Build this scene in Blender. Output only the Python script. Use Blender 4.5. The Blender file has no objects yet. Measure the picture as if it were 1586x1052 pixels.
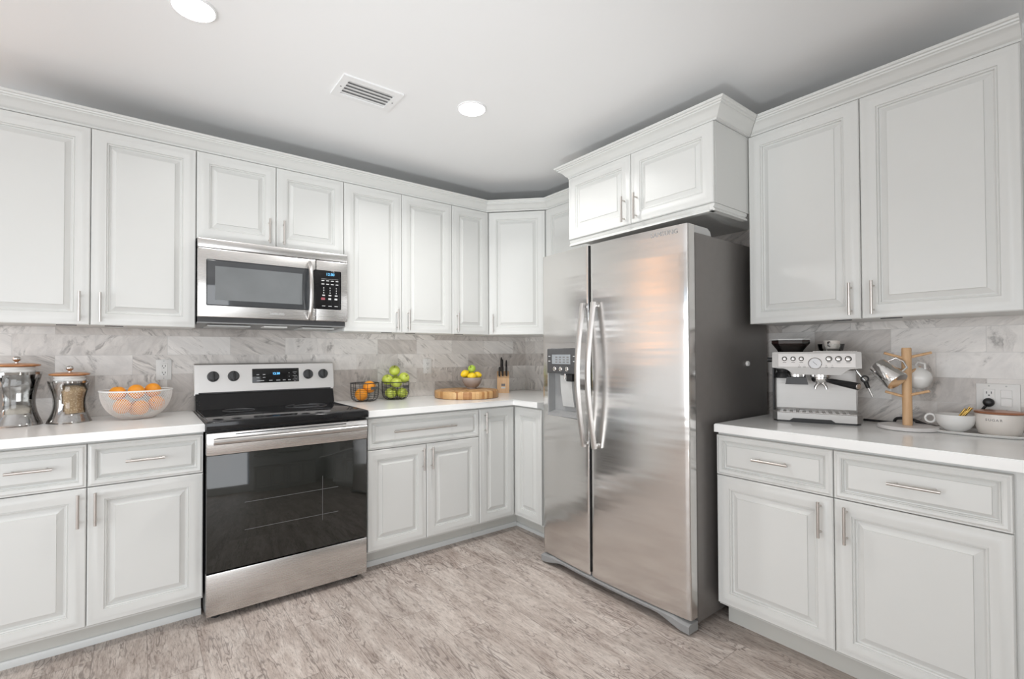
import bpy, bmesh, math, random
from mathutils import Vector, Matrix
random.seed(7)
S = bpy.context.scene
COL = S.collection
PI = math.pi

# ------------------------------------------------------------------ camera, world, exposure
CEIL = 2.50                          # ceiling height
W_PX, H_PX = 1586.0, 1052.0
F_PX, PPX, PPY = 741.17, 777.23, 537.20
cam_d = bpy.data.cameras.new('camera')
cam = bpy.data.objects.new('camera', cam_d)
COL.objects.link(cam)
cam_d.sensor_fit = 'HORIZONTAL'
cam_d.sensor_width = 36.0
cam_d.lens = F_PX * 36.0 / W_PX
cam_d.shift_x = (W_PX / 2 - PPX) / W_PX
cam_d.shift_y = (PPY - H_PX / 2) / W_PX
cam_d.clip_start = 0.02
yaw, pitch, roll = -0.6471, 0.0138, -0.0036
fwd = Vector((-math.sin(yaw) * math.cos(pitch), math.cos(yaw) * math.cos(pitch), math.sin(pitch)))
rgt = Vector((math.cos(yaw), math.sin(yaw), 0))
upv = rgt.cross(fwd)
r2 = rgt * math.cos(roll) + upv * math.sin(roll)
u2 = -rgt * math.sin(roll) + upv * math.cos(roll)
M = Matrix((r2, u2, -fwd)).transposed().to_4x4()
M.translation = Vector((-2.7001, -3.2306, 1.2343))
cam.matrix_world = M
S.camera = cam

S.view_settings.view_transform = 'Standard'
S.view_settings.look = 'None'
S.view_settings.gamma = 1.0
S.view_settings.use_curve_mapping = False
S.view_settings.exposure = 0.06

world = bpy.data.worlds.new('world')
S.world = world
world.use_nodes = True
world.node_tree.nodes['Background'].inputs[0].default_value = (0.82, 0.9, 1.0, 1)
world.node_tree.nodes['Background'].inputs[1].default_value = 1.0


def area_light(name, loc, rot, sx, sy, power, color=(1, 1, 1), shape='RECTANGLE', spread=PI):
    d = bpy.data.lights.new(name, 'AREA')
    d.shape = shape
    d.size = sx
    d.size_y = sy
    d.energy = power
    d.color = color
    d.spread = spread
    o = bpy.data.objects.new(name, d)
    o.location = loc
    o.rotation_euler = rot
    COL.objects.link(o)
    return o


# fill light added at two unseen, made-up windows outside the frame
area_light('fill_left', (-5.50, -2.3, 1.05), (0, -math.radians(90), 0), 1.5, 2.5, 42, (0.92, 0.97, 1.0))
area_light('fill_behind', (-3.75, -4.90, 1.15), (math.radians(90), 0, 0), 2.5, 1.7, 42, (0.97, 0.985, 1.0))

# light thrown up to the ceiling from behind the camera, from where it spreads through the room
up_d = bpy.data.lights.new('uplight_behind', 'SPOT')
up_d.energy = 168
up_d.color = (0.95, 0.99, 1.0)
up_d.spot_size = math.radians(58)
up_d.spot_blend = 1.0
up_d.shadow_soft_size = 0.16
up = bpy.data.objects.new('uplight_behind', up_d)
up.location = (-3.4, -3.3, 0.18)
up.rotation_euler = (Vector((-0.90, -0.75, CEIL)) - Vector((-3.4, -3.3, 0.18))).to_track_quat('-Z', 'Y').to_euler()
COL.objects.link(up)

# ------------------------------------------------------------------ materials


def new_mat(name):
    m = bpy.data.materials.new(name)
    m.use_nodes = True
    nt = m.node_tree
    return m, nt, nt.nodes['Principled BSDF']


def plain(name, col, rough=0.5, metal=0.0, noise=0.0, nscale=40.0, bump=0.0, coat=0.0, stretch=None, spec=0.5):
    """a principled material with a slight procedural variation of its colour and relief"""
    m, nt, b = new_mat(name)
    b.inputs['Base Color'].default_value = (*col, 1)
    b.inputs['Roughness'].default_value = rough
    b.inputs['Metallic'].default_value = metal
    b.inputs['Specular IOR Level'].default_value = spec
    b.inputs['Coat Weight'].default_value = coat
    if noise or bump:
        tc = nt.nodes.new('ShaderNodeTexCoord')
        n = nt.nodes.new('ShaderNodeTexNoise')
        n.inputs['Scale'].default_value = nscale
        n.inputs['Detail'].default_value = 4
        src = tc.outputs['Object']
        if stretch:
            mp = nt.nodes.new('ShaderNodeMapping')
            mp.inputs['Scale'].default_value = stretch
            nt.links.new(src, mp.inputs['Vector'])
            src = mp.outputs['Vector']
        nt.links.new(src, n.inputs['Vector'])
        if noise:
            r = nt.nodes.new('ShaderNodeValToRGB')
            r.color_ramp.elements[0].position = 0.3
            r.color_ramp.elements[1].position = 0.7
            r.color_ramp.elements[0].color = (*[c * (1 - noise) for c in col], 1)
            r.color_ramp.elements[1].color = (*[min(1, c * (1 + noise)) for c in col], 1)
            nt.links.new(n.outputs['Fac'], r.inputs['Fac'])
            nt.links.new(r.outputs['Color'], b.inputs['Base Color'])
        if bump:
            bp = nt.nodes.new('ShaderNodeBump')
            bp.inputs['Strength'].default_value = bump
            bp.inputs['Distance'].default_value = 0.002
            nt.links.new(n.outputs['Fac'], bp.inputs['Height'])
            nt.links.new(bp.outputs['Normal'], b.inputs['Normal'])
    return m


def steel(name, col, rough, aniso=0.7, axis='Z', bands=0.0):
    """brushed stainless steel"""
    m, nt, b = new_mat(name)
    b.inputs['Base Color'].default_value = (*col, 1)
    b.inputs['Metallic'].default_value = 1.0
    b.inputs['Roughness'].default_value = rough
    b.inputs['Anisotropic'].default_value = aniso
    t = nt.nodes.new('ShaderNodeTangent')
    t.direction_type = 'RADIAL'
    t.axis = axis
    nt.links.new(t.outputs[0], b.inputs['Tangent'])
    tc = nt.nodes.new('ShaderNodeTexCoord')
    mp = nt.nodes.new('ShaderNodeMapping')
    mp.inputs['Scale'].default_value = (4, 4, 500) if axis == 'Z' else (500, 500, 4)
    n = nt.nodes.new('ShaderNodeTexNoise')
    n.inputs['Scale'].default_value = 1.0
    n.inputs['Detail'].default_value = 3
    nt.links.new(tc.outputs['Object'], mp.inputs['Vector'])
    nt.links.new(mp.outputs['Vector'], n.inputs['Vector'])
    mr = nt.nodes.new('ShaderNodeMapRange')
    mr.inputs['To Min'].default_value = rough * 0.8
    mr.inputs['To Max'].default_value = rough * 1.25
    nt.links.new(n.outputs['Fac'], mr.inputs['Value'])
    nt.links.new(mr.outputs['Result'], b.inputs['Roughness'])
    if bands:
        mp2 = nt.nodes.new('ShaderNodeMapping')
        mp2.inputs['Scale'].default_value = (0.9, 0.9, 9)
        n2 = nt.nodes.new('ShaderNodeTexNoise')
        n2.inputs['Scale'].default_value = 1.0
        n2.inputs['Detail'].default_value = 2
        nt.links.new(tc.outputs['Object'], mp2.inputs['Vector'])
        nt.links.new(mp2.outputs['Vector'], n2.inputs['Vector'])
        bp = nt.nodes.new('ShaderNodeBump')
        bp.inputs['Strength'].default_value = bands
        bp.inputs['Distance'].default_value = 0.01
        nt.links.new(n2.outputs['Fac'], bp.inputs['Height'])
        nt.links.new(bp.outputs['Normal'], b.inputs['Normal'])
    return m


def emit(name, col, strength):
    m, nt, b = new_mat(name)
    b.inputs['Base Color'].default_value = (0.02, 0.02, 0.02, 1)
    b.inputs['Emission Color'].default_value = (*col, 1)
    b.inputs['Emission Strength'].default_value = strength
    return m


def glass(name, tint=(1, 1, 1), clear=0.9, rough=0.02):
    """thin clear glass or plastic: mostly see-through with a glossy surface"""
    m = bpy.data.materials.new(name)
    m.use_nodes = True
    nt = m.node_tree
    nt.nodes.remove(nt.nodes['Principled BSDF'])
    out = nt.nodes['Material Output']
    tr = nt.nodes.new('ShaderNodeBsdfTransparent')
    tr.inputs[0].default_value = (*tint, 1)
    gl = nt.nodes.new('ShaderNodeBsdfGlossy')
    gl.inputs['Roughness'].default_value = rough
    fr = nt.nodes.new('ShaderNodeFresnel')
    fr.inputs['IOR'].default_value = 1.45
    mx = nt.nodes.new('ShaderNodeMixShader')
    mm = nt.nodes.new('ShaderNodeMath')
    mm.operation = 'MULTIPLY_ADD'
    mm.inputs[1].default_value = 1.0
    mm.inputs[2].default_value = 1 - clear - 0.04
    mm.use_clamp = True
    nt.links.new(fr.outputs[0], mm.inputs[0])
    nt.links.new(mm.outputs[0], mx.inputs['Fac'])
    nt.links.new(tr.outputs[0], mx.inputs[1])
    nt.links.new(gl.outputs[0], mx.inputs[2])
    nt.links.new(mx.outputs[0], out.inputs['Surface'])
    return m


class NT:
    """small helper for wiring shader maths"""
    def __init__(s, nt):
        s.nt = nt

    def m(s, op, a, b=None, c=None):
        n = s.nt.nodes.new('ShaderNodeMath')
        n.operation = op
        for i, v in enumerate((a, b, c)):
            if v is None:
                continue
            if isinstance(v, (int, float)):
                n.inputs[i].default_value = v
            else:
                s.nt.links.new(v, n.inputs[i])
        return n.outputs[0]

    def comb(s, x, y, z):
        n = s.nt.nodes.new('ShaderNodeCombineXYZ')
        for i, v in enumerate((x, y, z)):
            if isinstance(v, (int, float)):
                n.inputs[i].default_value = v
            else:
                s.nt.links.new(v, n.inputs[i])
        return n.outputs[0]

    def noise(s, vec, scale, detail=4, rough=0.5, dist=0.0):
        n = s.nt.nodes.new('ShaderNodeTexNoise')
        n.inputs['Scale'].default_value = scale
        n.inputs['Detail'].default_value = detail
        n.inputs['Roughness'].default_value = rough
        n.inputs['Distortion'].default_value = dist
        s.nt.links.new(vec, n.inputs['Vector'])
        return n.outputs['Fac']

    def white(s, vec):
        n = s.nt.nodes.new('ShaderNodeTexWhiteNoise')
        n.noise_dimensions = '3D'
        s.nt.links.new(vec, n.inputs['Vector'])
        return n.outputs['Value'], n.outputs['Color']

    def ramp(s, fac, stops):
        n = s.nt.nodes.new('ShaderNodeValToRGB')
        e = n.color_ramp.elements
        while len(e) < len(stops):
            e.new(0.5)
        for i, (p, c) in enumerate(stops):
            e[i].position = p
            e[i].color = (*c, 1) if len(c) == 3 else c
        s.nt.links.new(fac, n.inputs['Fac'])
        return n.outputs['Color']

    def mix(s, fac, a, b, mode='MIX'):
        n = s.nt.nodes.new('ShaderNodeMix')
        n.data_type = 'RGBA'
        n.blend_type = mode
        for k, v in ((0, fac), (6, a), (7, b)):
            if isinstance(v, (int, float)):
                n.inputs[k].default_value = v
            elif isinstance(v, tuple):
                n.inputs[k].default_value = (*v, 1)
            else:
                s.nt.links.new(v, n.inputs[k])
        return n.outputs[2]


def marble_tiles(name, axis, off):
    """running-bond marble tiles 0.305 x 0.105 m; axis is the wall's horizontal world axis"""
    m, nt, b = new_mat(name)
    k = NT(nt)
    g = nt.nodes.new('ShaderNodeNewGeometry')
    sp = nt.nodes.new('ShaderNodeSeparateXYZ')
    nt.links.new(g.outputs['Position'], sp.inputs[0])
    u = sp.outputs[axis]
    z = sp.outputs['Z']
    v = k.m('DIVIDE', k.m('SUBTRACT', z, 0.917), 0.105)
    row = k.m('FLOOR', v)
    half = k.m('MULTIPLY', k.m('FLOORED_MODULO', row, 2.0), 0.5)
    uu = k.m('SUBTRACT', k.m('DIVIDE', k.m('SUBTRACT', u, off), 0.305), half)
    colm = k.m('FLOOR', uu)
    fu = k.m('MULTIPLY', k.m('SUBTRACT', uu, colm), 0.305)
    fv = k.m('MULTIPLY', k.m('SUBTRACT', v, row), 0.105)
    val, colr = k.white(k.comb(row, colm, 3.7))
    val2, _ = k.white(k.comb(row, colm, 9.1))
    # each tile is cut from a different part and turn of the slab
    sl = k.m('MULTIPLY', k.m('SUBTRACT', val2, 0.33), 2.8)
    du = k.m('ADD', fu, k.m('MULTIPLY', fv, sl))
    vec = k.comb(k.m('ADD', du, k.m('MULTIPLY', val, 31.0)), k.m('ADD', k.m('MULTIPLY', fv, 0.8), k.m('MULTIPLY', val2, 17.0)), k.m('MULTIPLY', val, 5.0))
    warp = k.noise(vec, 7.0, 4, 0.6)
    vec2 = k.comb(k.m('ADD', k.m('ADD', du, k.m('MULTIPLY', warp, 0.12)), k.m('MULTIPLY', val, 31.0)), k.m('ADD', k.m('MULTIPLY', fv, 0.35), k.m('MULTIPLY', val2, 17.0)), k.m('MULTIPLY', val, 5.0))
    n1 = k.noise(vec, 8.0, 6, 0.65, 0.8)
    n2 = k.noise(vec2, 9.0, 5, 0.6, 0.8)
    n3 = k.noise(vec2, 30.0, 6, 0.65, 0.5)
    ridge = k.m('ABSOLUTE', k.m('SUBTRACT', n2, 0.5))
    vein = k.ramp(ridge, [(0.0, (1, 1, 1)), (0.016, (0.55, 0.55, 0.55)), (0.06, (0, 0, 0))])
    gate = k.ramp(n1, [(0.49, (0, 0, 0)), (0.60, (1, 1, 1))])
    base = k.ramp(val, [(0.0, (0.56, 0.515, 0.48)), (0.30, (0.69, 0.65, 0.615)), (0.65, (0.78, 0.745, 0.71)), (1.0, (0.87, 0.84, 0.81))])
    cloud = k.ramp(n1, [(0.28, (0.84, 0.84, 0.845)), (0.72, (1.12, 1.115, 1.11))])
    c = k.mix(1.0, base, cloud, 'MULTIPLY')
    streak = k.ramp(n3, [(0.34, (0.84, 0.83, 0.83)), (0.56, (1.04, 1.04, 1.04))])
    c = k.mix(k.m('MULTIPLY_ADD', k.m('LESS_THAN', val, 0.55), 0.6, 0.25), c, streak, 'MULTIPLY')
    c = k.mix(k.m('MULTIPLY', k.m('MULTIPLY', vein, gate), 0.80), c, (0.25, 0.23, 0.22))
    # joints
    ju = k.m('MINIMUM', fu, k.m('SUBTRACT', 0.305, fu))
    jv = k.m('MINIMUM', fv, k.m('SUBTRACT', 0.105, fv))
    j = k.m('LESS_THAN', k.m('MINIMUM', ju, jv), 0.0009)
    c = k.mix(k.m('MULTIPLY', j, 0.75), c, (0.60, 0.58, 0.56))
    nt.links.new(c, b.inputs['Base Color'])
    b.inputs['Roughness'].default_value = 0.34
    bp = nt.nodes.new('ShaderNodeBump')
    bp.inputs['Strength'].default_value = 0.4
    bp.inputs['Distance'].default_value = 0.001
    nt.links.new(k.m('SUBTRACT', 1.0, j), bp.inputs['Height'])
    nt.links.new(bp.outputs['Normal'], b.inputs['Normal'])
    return m


def plank_floor(name):
    """grey washed oak planks running along Y"""
    m, nt, b = new_mat(name)
    k = NT(nt)
    g = nt.nodes.new('ShaderNodeNewGeometry')
    sp = nt.nodes.new('ShaderNodeSeparateXYZ')
    nt.links.new(g.outputs['Position'], sp.inputs[0])
    x, y = sp.outputs['X'], sp.outputs['Y']
    pw, pl = 0.178, 1.22
    ux = k.m('DIVIDE', x, pw)
    row = k.m('FLOOR', ux)
    rv, _ = k.white(k.comb(row, 1.3, 0.0))
    uy = k.m('ADD', k.m('DIVIDE', y, pl), k.m('MULTIPLY', rv, 5.0))
    cl = k.m('FLOOR', uy)
    fx = k.m('MULTIPLY', k.m('SUBTRACT', ux, row), pw)
    fy = k.m('MULTIPLY', k.m('SUBTRACT', uy, cl), pl)
    val, _ = k.white(k.comb(row, cl, 2.0))
    gx = k.m('ADD', x, k.m('MULTIPLY', val, 13.0))
    gy = k.m('ADD', y, k.m('MULTIPLY', val, 29.0))
    # cathedral grain: contour lines of a field stretched along the board
    fld = k.noise(k.comb(k.m('MULTIPLY', gx, 5.5), k.m('MULTIPLY', gy, 1.0), val), 1.0, 4, 0.55, 0.3)
    wv = k.m('SINE', k.m('MULTIPLY', fld, 190.0))
    line = k.ramp(wv, [(0.0, (0, 0, 0)), (0.45, (0, 0, 0)), (1.0, (1, 1, 1))])
    gate = k.ramp(k.noise(k.comb(k.m('MULTIPLY', gx, 9.0), k.m('MULTIPLY', gy, 2.2), 4.0), 1.0, 4, 0.65), [(0.45, (0, 0, 0)), (0.56, (1, 1, 1))])
    fine = k.noise(k.comb(k.m('MULTIPLY', gx, 210.0), k.m('MULTIPLY', gy, 26.0), val), 1.0, 5, 0.7)
    pore = k.noise(k.comb(k.m('MULTIPLY', gx, 125.0), k.m('MULTIPLY', gy, 21.0), val), 1.0, 6, 0.75, 0.6)
    mid = k.noise(k.comb(k.m('MULTIPLY', gx, 17.0), k.m('MULTIPLY', gy, 3.2), val), 1.0, 6, 0.7, 0.7)
    c = k.ramp(mid, [(0.27, (0.32, 0.258, 0.224)), (0.43, (0.47, 0.402, 0.362)), (0.58, (0.60, 0.535, 0.49)), (0.76, (0.72, 0.668, 0.625))])
    tone = k.ramp(val, [(0.0, (0.88, 0.87, 0.86)), (1.0, (1.08, 1.07, 1.06))])
    c = k.mix(1.0, c, tone, 'MULTIPLY')
    c = k.mix(0.7, c, k.ramp(fine, [(0.32, (0.72, 0.70, 0.69)), (0.56, (1.04, 1.04, 1.04))]), 'MULTIPLY')
    c = k.mix(0.8, c, k.ramp(pore, [(0.36, (0.48, 0.45, 0.43)), (0.47, (1.0, 1.0, 1.0)), (0.70, (1.12, 1.12, 1.12))]), 'MULTIPLY')
    c = k.mix(k.m('MULTIPLY', k.m('MULTIPLY', line, gate), 0.70), c, (0.17, 0.135, 0.12))
    jx = k.m('MINIMUM', fx, k.m('SUBTRACT', pw, fx))
    jy = k.m('MINIMUM', fy, k.m('SUBTRACT', pl, fy))
    j = k.m('LESS_THAN', k.m('MINIMUM', jx, jy), 0.0012)
    c = k.mix(k.m('MULTIPLY', j, 0.6), c, (0.14, 0.11, 0.095))
    nt.links.new(c, b.inputs['Base Color'])
    b.inputs['Roughness'].default_value = 0.45
    bp = nt.nodes.new('ShaderNodeBump')
    bp.inputs['Strength'].default_value = 0.25
    bp.inputs['Distance'].default_value = 0.001
    nt.links.new(k.m('ADD', fine, k.m('MULTIPLY', j, -2.0)), bp.inputs['Height'])
    nt.links.new(bp.outputs['Normal'], b.inputs['Normal'])
    return m


def wood(name, c1, c2, scale=(4, 60, 60), rough=0.45):
    m, nt, b = new_mat(name)
    k = NT(nt)
    tc = nt.nodes.new('ShaderNodeTexCoord')
    mp = nt.nodes.new('ShaderNodeMapping')
    mp.inputs['Scale'].default_value = scale
    nt.links.new(tc.outputs['Object'], mp.inputs['Vector'])
    n = k.noise(mp.outputs['Vector'], 1.0, 4, 0.6, 0.5)
    c = k.ramp(n, [(0.3, c1), (0.7, c2)])
    nt.links.new(c, b.inputs['Base Color'])
    b.inputs['Roughness'].default_value = rough
    return m


def butcher(name):
    """end-grain maple blocks: tone changes strip by strip"""
    m, nt, b = new_mat(name)
    k = NT(nt)
    tc = nt.nodes.new('ShaderNodeTexCoord')
    sp = nt.nodes.new('ShaderNodeSeparateXYZ')
    nt.links.new(tc.outputs['Object'], sp.inputs[0])
    ix = k.m('FLOOR', k.m('DIVIDE', k.m('ADD', sp.outputs[0], k.m('MULTIPLY', sp.outputs[1], 0.35)), 0.021))
    iy = k.m('FLOOR', k.m('DIVIDE', k.m('SUBTRACT', sp.outputs[1], k.m('MULTIPLY', sp.outputs[0], 0.35)), 0.032))
    v, _ = k.white(k.comb(ix, iy, 0.5))
    c = k.ramp(v, [(0.0, (0.36, 0.16, 0.055)), (0.4, (0.56, 0.30, 0.12)), (0.75, (0.68, 0.42, 0.19)), (1.0, (0.76, 0.52, 0.27))])
    n = k.noise(tc.outputs['Object'], 60.0, 4, 0.6)
    c = k.mix(0.35, c, k.ramp(n, [(0.3, (0.75, 0.7, 0.65)), (0.7, (1.1, 1.1, 1.1))]), 'MULTIPLY')
    nt.links.new(c, b.inputs['Base Color'])
    b.inputs['Roughness'].default_value = 0.42
    return m


def speckle(name, c1, c2, scale, rough=0.8, bump=0.0):
    m, nt, b = new_mat(name)
    k = NT(nt)
    tc = nt.nodes.new('ShaderNodeTexCoord')
    vo = nt.nodes.new('ShaderNodeTexVoronoi')
    vo.inputs['Scale'].default_value = scale
    nt.links.new(tc.outputs['Object'], vo.inputs['Vector'])
    c = k.ramp(vo.outputs['Distance'], [(0.05, c2), (0.5, c1)])
    nt.links.new(c, b.inputs['Base Color'])
    b.inputs['Roughness'].default_value = rough
    return m


MT = {}
MT['cab'] = plain('cabinet_paint', (0.695, 0.697, 0.676), 0.33, noise=0.006, nscale=3)
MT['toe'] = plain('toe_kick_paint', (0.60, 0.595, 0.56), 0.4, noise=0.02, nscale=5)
MT['toetrim'] = plain('toe_trim_paint', (0.70, 0.71, 0.70), 0.3, noise=0.01, nscale=5)
MT['wall'] = plain('wall_paint', (0.87, 0.87, 0.86), 0.8, noise=0.01, nscale=2, bump=0.05)
MT['ceil'] = plain('ceiling_paint', (0.90, 0.90, 0.90), 0.85, noise=0.005, nscale=2)
MT['quartz'] = plain('white_quartz', (0.91, 0.91, 0.895), 0.17, noise=0.02, nscale=7)
MT['nickel'] = steel('brushed_nickel', (0.62, 0.585, 0.555), 0.3, 0.3)
MT['steel'] = steel('stainless_front', (0.66, 0.645, 0.63), 0.26, 0.75, 'Z')
MT['fsteel'] = steel('stainless_fridge', (0.74, 0.725, 0.71), 0.17, 0.82, 'Z', bands=0.30)
MT['steelside'] = plain('grey_painted_steel', (0.235, 0.22, 0.21), 0.42, 0.5, noise=0.02, nscale=30)
MT['lsteel'] = steel('stainless_fascia', (0.80, 0.785, 0.77), 0.40, 0.5, 'Z')
MT['esteel'] = steel('brushed_machine_steel', (0.45, 0.435, 0.42), 0.45, 0.4, 'Z')
MT['handle'] = steel('satin_handle_steel', (0.60, 0.58, 0.565), 0.30, 0.2)
MT['chrome'] = plain('polished_chrome', (0.78, 0.77, 0.76), 0.08, 1.0, noise=0.02, nscale=20)
MT['black'] = plain('black_plastic', (0.018, 0.018, 0.019), 0.35, noise=0.1, nscale=30)
MT['blackgloss'] = plain('black_ceramic_glass', (0.010, 0.010, 0.011), 0.09, noise=0.1, nscale=5, coat=0.0, spec=0.4)
MT['ovenglass'] = plain('dark_oven_glass', (0.012, 0.013, 0.011), 0.05, noise=0.2, nscale=4, coat=0.4)
MT['mwglass'] = plain('microwave_glass', (0.055, 0.058, 0.062), 0.05, noise=0.1, nscale=5, coat=0.5)
MT['darkgrey'] = plain('dark_grey_plastic', (0.07, 0.07, 0.073), 0.4, noise=0.05, nscale=20)
MT['grey'] = plain('mid_grey_plastic', (0.30, 0.30, 0.30), 0.45, noise=0.04, nscale=20)
MT['lightgrey'] = plain('light_grey_plastic', (0.52, 0.52, 0.51), 0.45, noise=0.03, nscale=20)
MT['whiteplastic'] = plain('white_plastic', (0.80, 0.79, 0.77), 0.35, noise=0.01, nscale=20)
MT['ring'] = plain('burner_ring_print', (0.16, 0.16, 0.165), 0.2, noise=0.05, nscale=20)
MT['print'] = plain('white_print', (0.62, 0.63, 0.63), 0.5, noise=0.02, nscale=40)
MT['darkprint'] = plain('dark_print', (0.16, 0.15, 0.15), 0.5, noise=0.02, nscale=40)
MT['blue'] = emit('blue_display', (0.15, 0.55, 1.0), 2.2)
MT['lamp'] = emit('lamp_lens', (1.0, 0.985, 0.96), 12.0)
MT['trim_white'] = plain('white_metal_trim', (0.86, 0.86, 0.86), 0.4, noise=0.01, nscale=20)
MT['orange'] = plain('orange_peel', (0.86, 0.32, 0.018), 0.42, noise=0.08, nscale=25, bump=0.25)
MT['apple'] = plain('green_apple_skin', (0.52, 0.60, 0.09), 0.28, noise=0.12, nscale=14)
MT['lime'] = plain('lime_skin', (0.40, 0.56, 0.07), 0.35, noise=0.1, nscale=30, bump=0.1)
MT['lemon'] = plain('lemon_peel', (0.90, 0.62, 0.02), 0.38, noise=0.07, nscale=30, bump=0.2)
MT['stem'] = plain('fruit_stem', (0.10, 0.06, 0.025), 0.7, noise=0.2, nscale=60)
MT['lidwood'] = wood('acacia_lid', (0.36, 0.14, 0.055), (0.56, 0.27, 0.11), (8, 70, 30), 0.3)
MT['beech'] = wood('beech_wood', (0.62, 0.37, 0.19), (0.74, 0.49, 0.28), (60, 60, 6), 0.45)
MT['butcher'] = butcher('butcher_block')
MT['meshwhite'] = plain('white_coated_wire', (0.83, 0.82, 0.80), 0.4, noise=0.02, nscale=50)
MT['oats'] = speckle('rolled_oats', (0.62, 0.44, 0.26), (0.95, 0.80, 0.56), 130)
MT['flour'] = plain('sugar_grains', (0.72, 0.66, 0.58), 0.9, noise=0.06, nscale=150)
MT['stone'] = plain('grey_brown_stoneware', (0.34, 0.285, 0.26), 0.45, noise=0.08, nscale=25)
MT['ceramic'] = plain('white_ceramic', (0.83, 0.82, 0.80), 0.18, noise=0.01, nscale=10)
MT['warmceramic'] = plain('ivory_ceramic', (0.76, 0.71, 0.66), 0.3, noise=0.03, nscale=12)
MT['marblebase'] = plain('white_marble', (0.76, 0.735, 0.72), 0.25, noise=0.06, nscale=18)
MT['copper'] = plain('copper_lid', (0.46, 0.20, 0.11), 0.3, 0.6, noise=0.05, nscale=30)
MT['gold'] = plain('gold_metal', (0.62, 0.42, 0.13), 0.25, 1.0, noise=0.04, nscale=60)
MT['glass'] = glass('clear_glass', (0.97, 0.98, 0.98), 0.92)
MT['pane'] = glass('window_pane', (0.98, 0.99, 1.0), 0.95)
MT['smoke'] = glass('smoky_hopper_plastic', (0.20, 0.10, 0.085), 0.90)
MT['beans'] = speckle('coffee_beans', (0.06, 0.022, 0.012), (0.16, 0.065, 0.04), 90, 0.4)
MT['floor'] = plank_floor('grey_oak_planks')
MT['tile_x'] = marble_tiles('marble_tile_back', 'X', -1.36 + 0.1525)
MT['tile_y'] = marble_tiles('marble_tile_right', 'Y', -2.567 + 0.1525)
MT['gauge'] = plain('gauge_face', (0.80, 0.80, 0.82), 0.3, noise=0.02, nscale=60)
MT['screen'] = plain('grey_lcd', (0.30, 0.32, 0.335), 0.25, noise=0.03, nscale=30)
MT['redprint'] = plain('maroon_key_print', (0.35, 0.09, 0.11), 0.5, noise=0.05, nscale=40)
MT['slotdark'] = plain('slot_shadow_grey', (0.06, 0.06, 0.06), 0.6, noise=0.05, nscale=40)
MT['umat'] = plain('cabinet_underside', (0.66, 0.63, 0.58), 0.5, noise=0.02, nscale=10)
MT['warm'] = emit('warm_glow', (1.0, 0.48, 0.20), 3.4)  # added glow, unseen, for the warm reflection on the fridge door

# ------------------------------------------------------------------ mesh helpers


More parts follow.
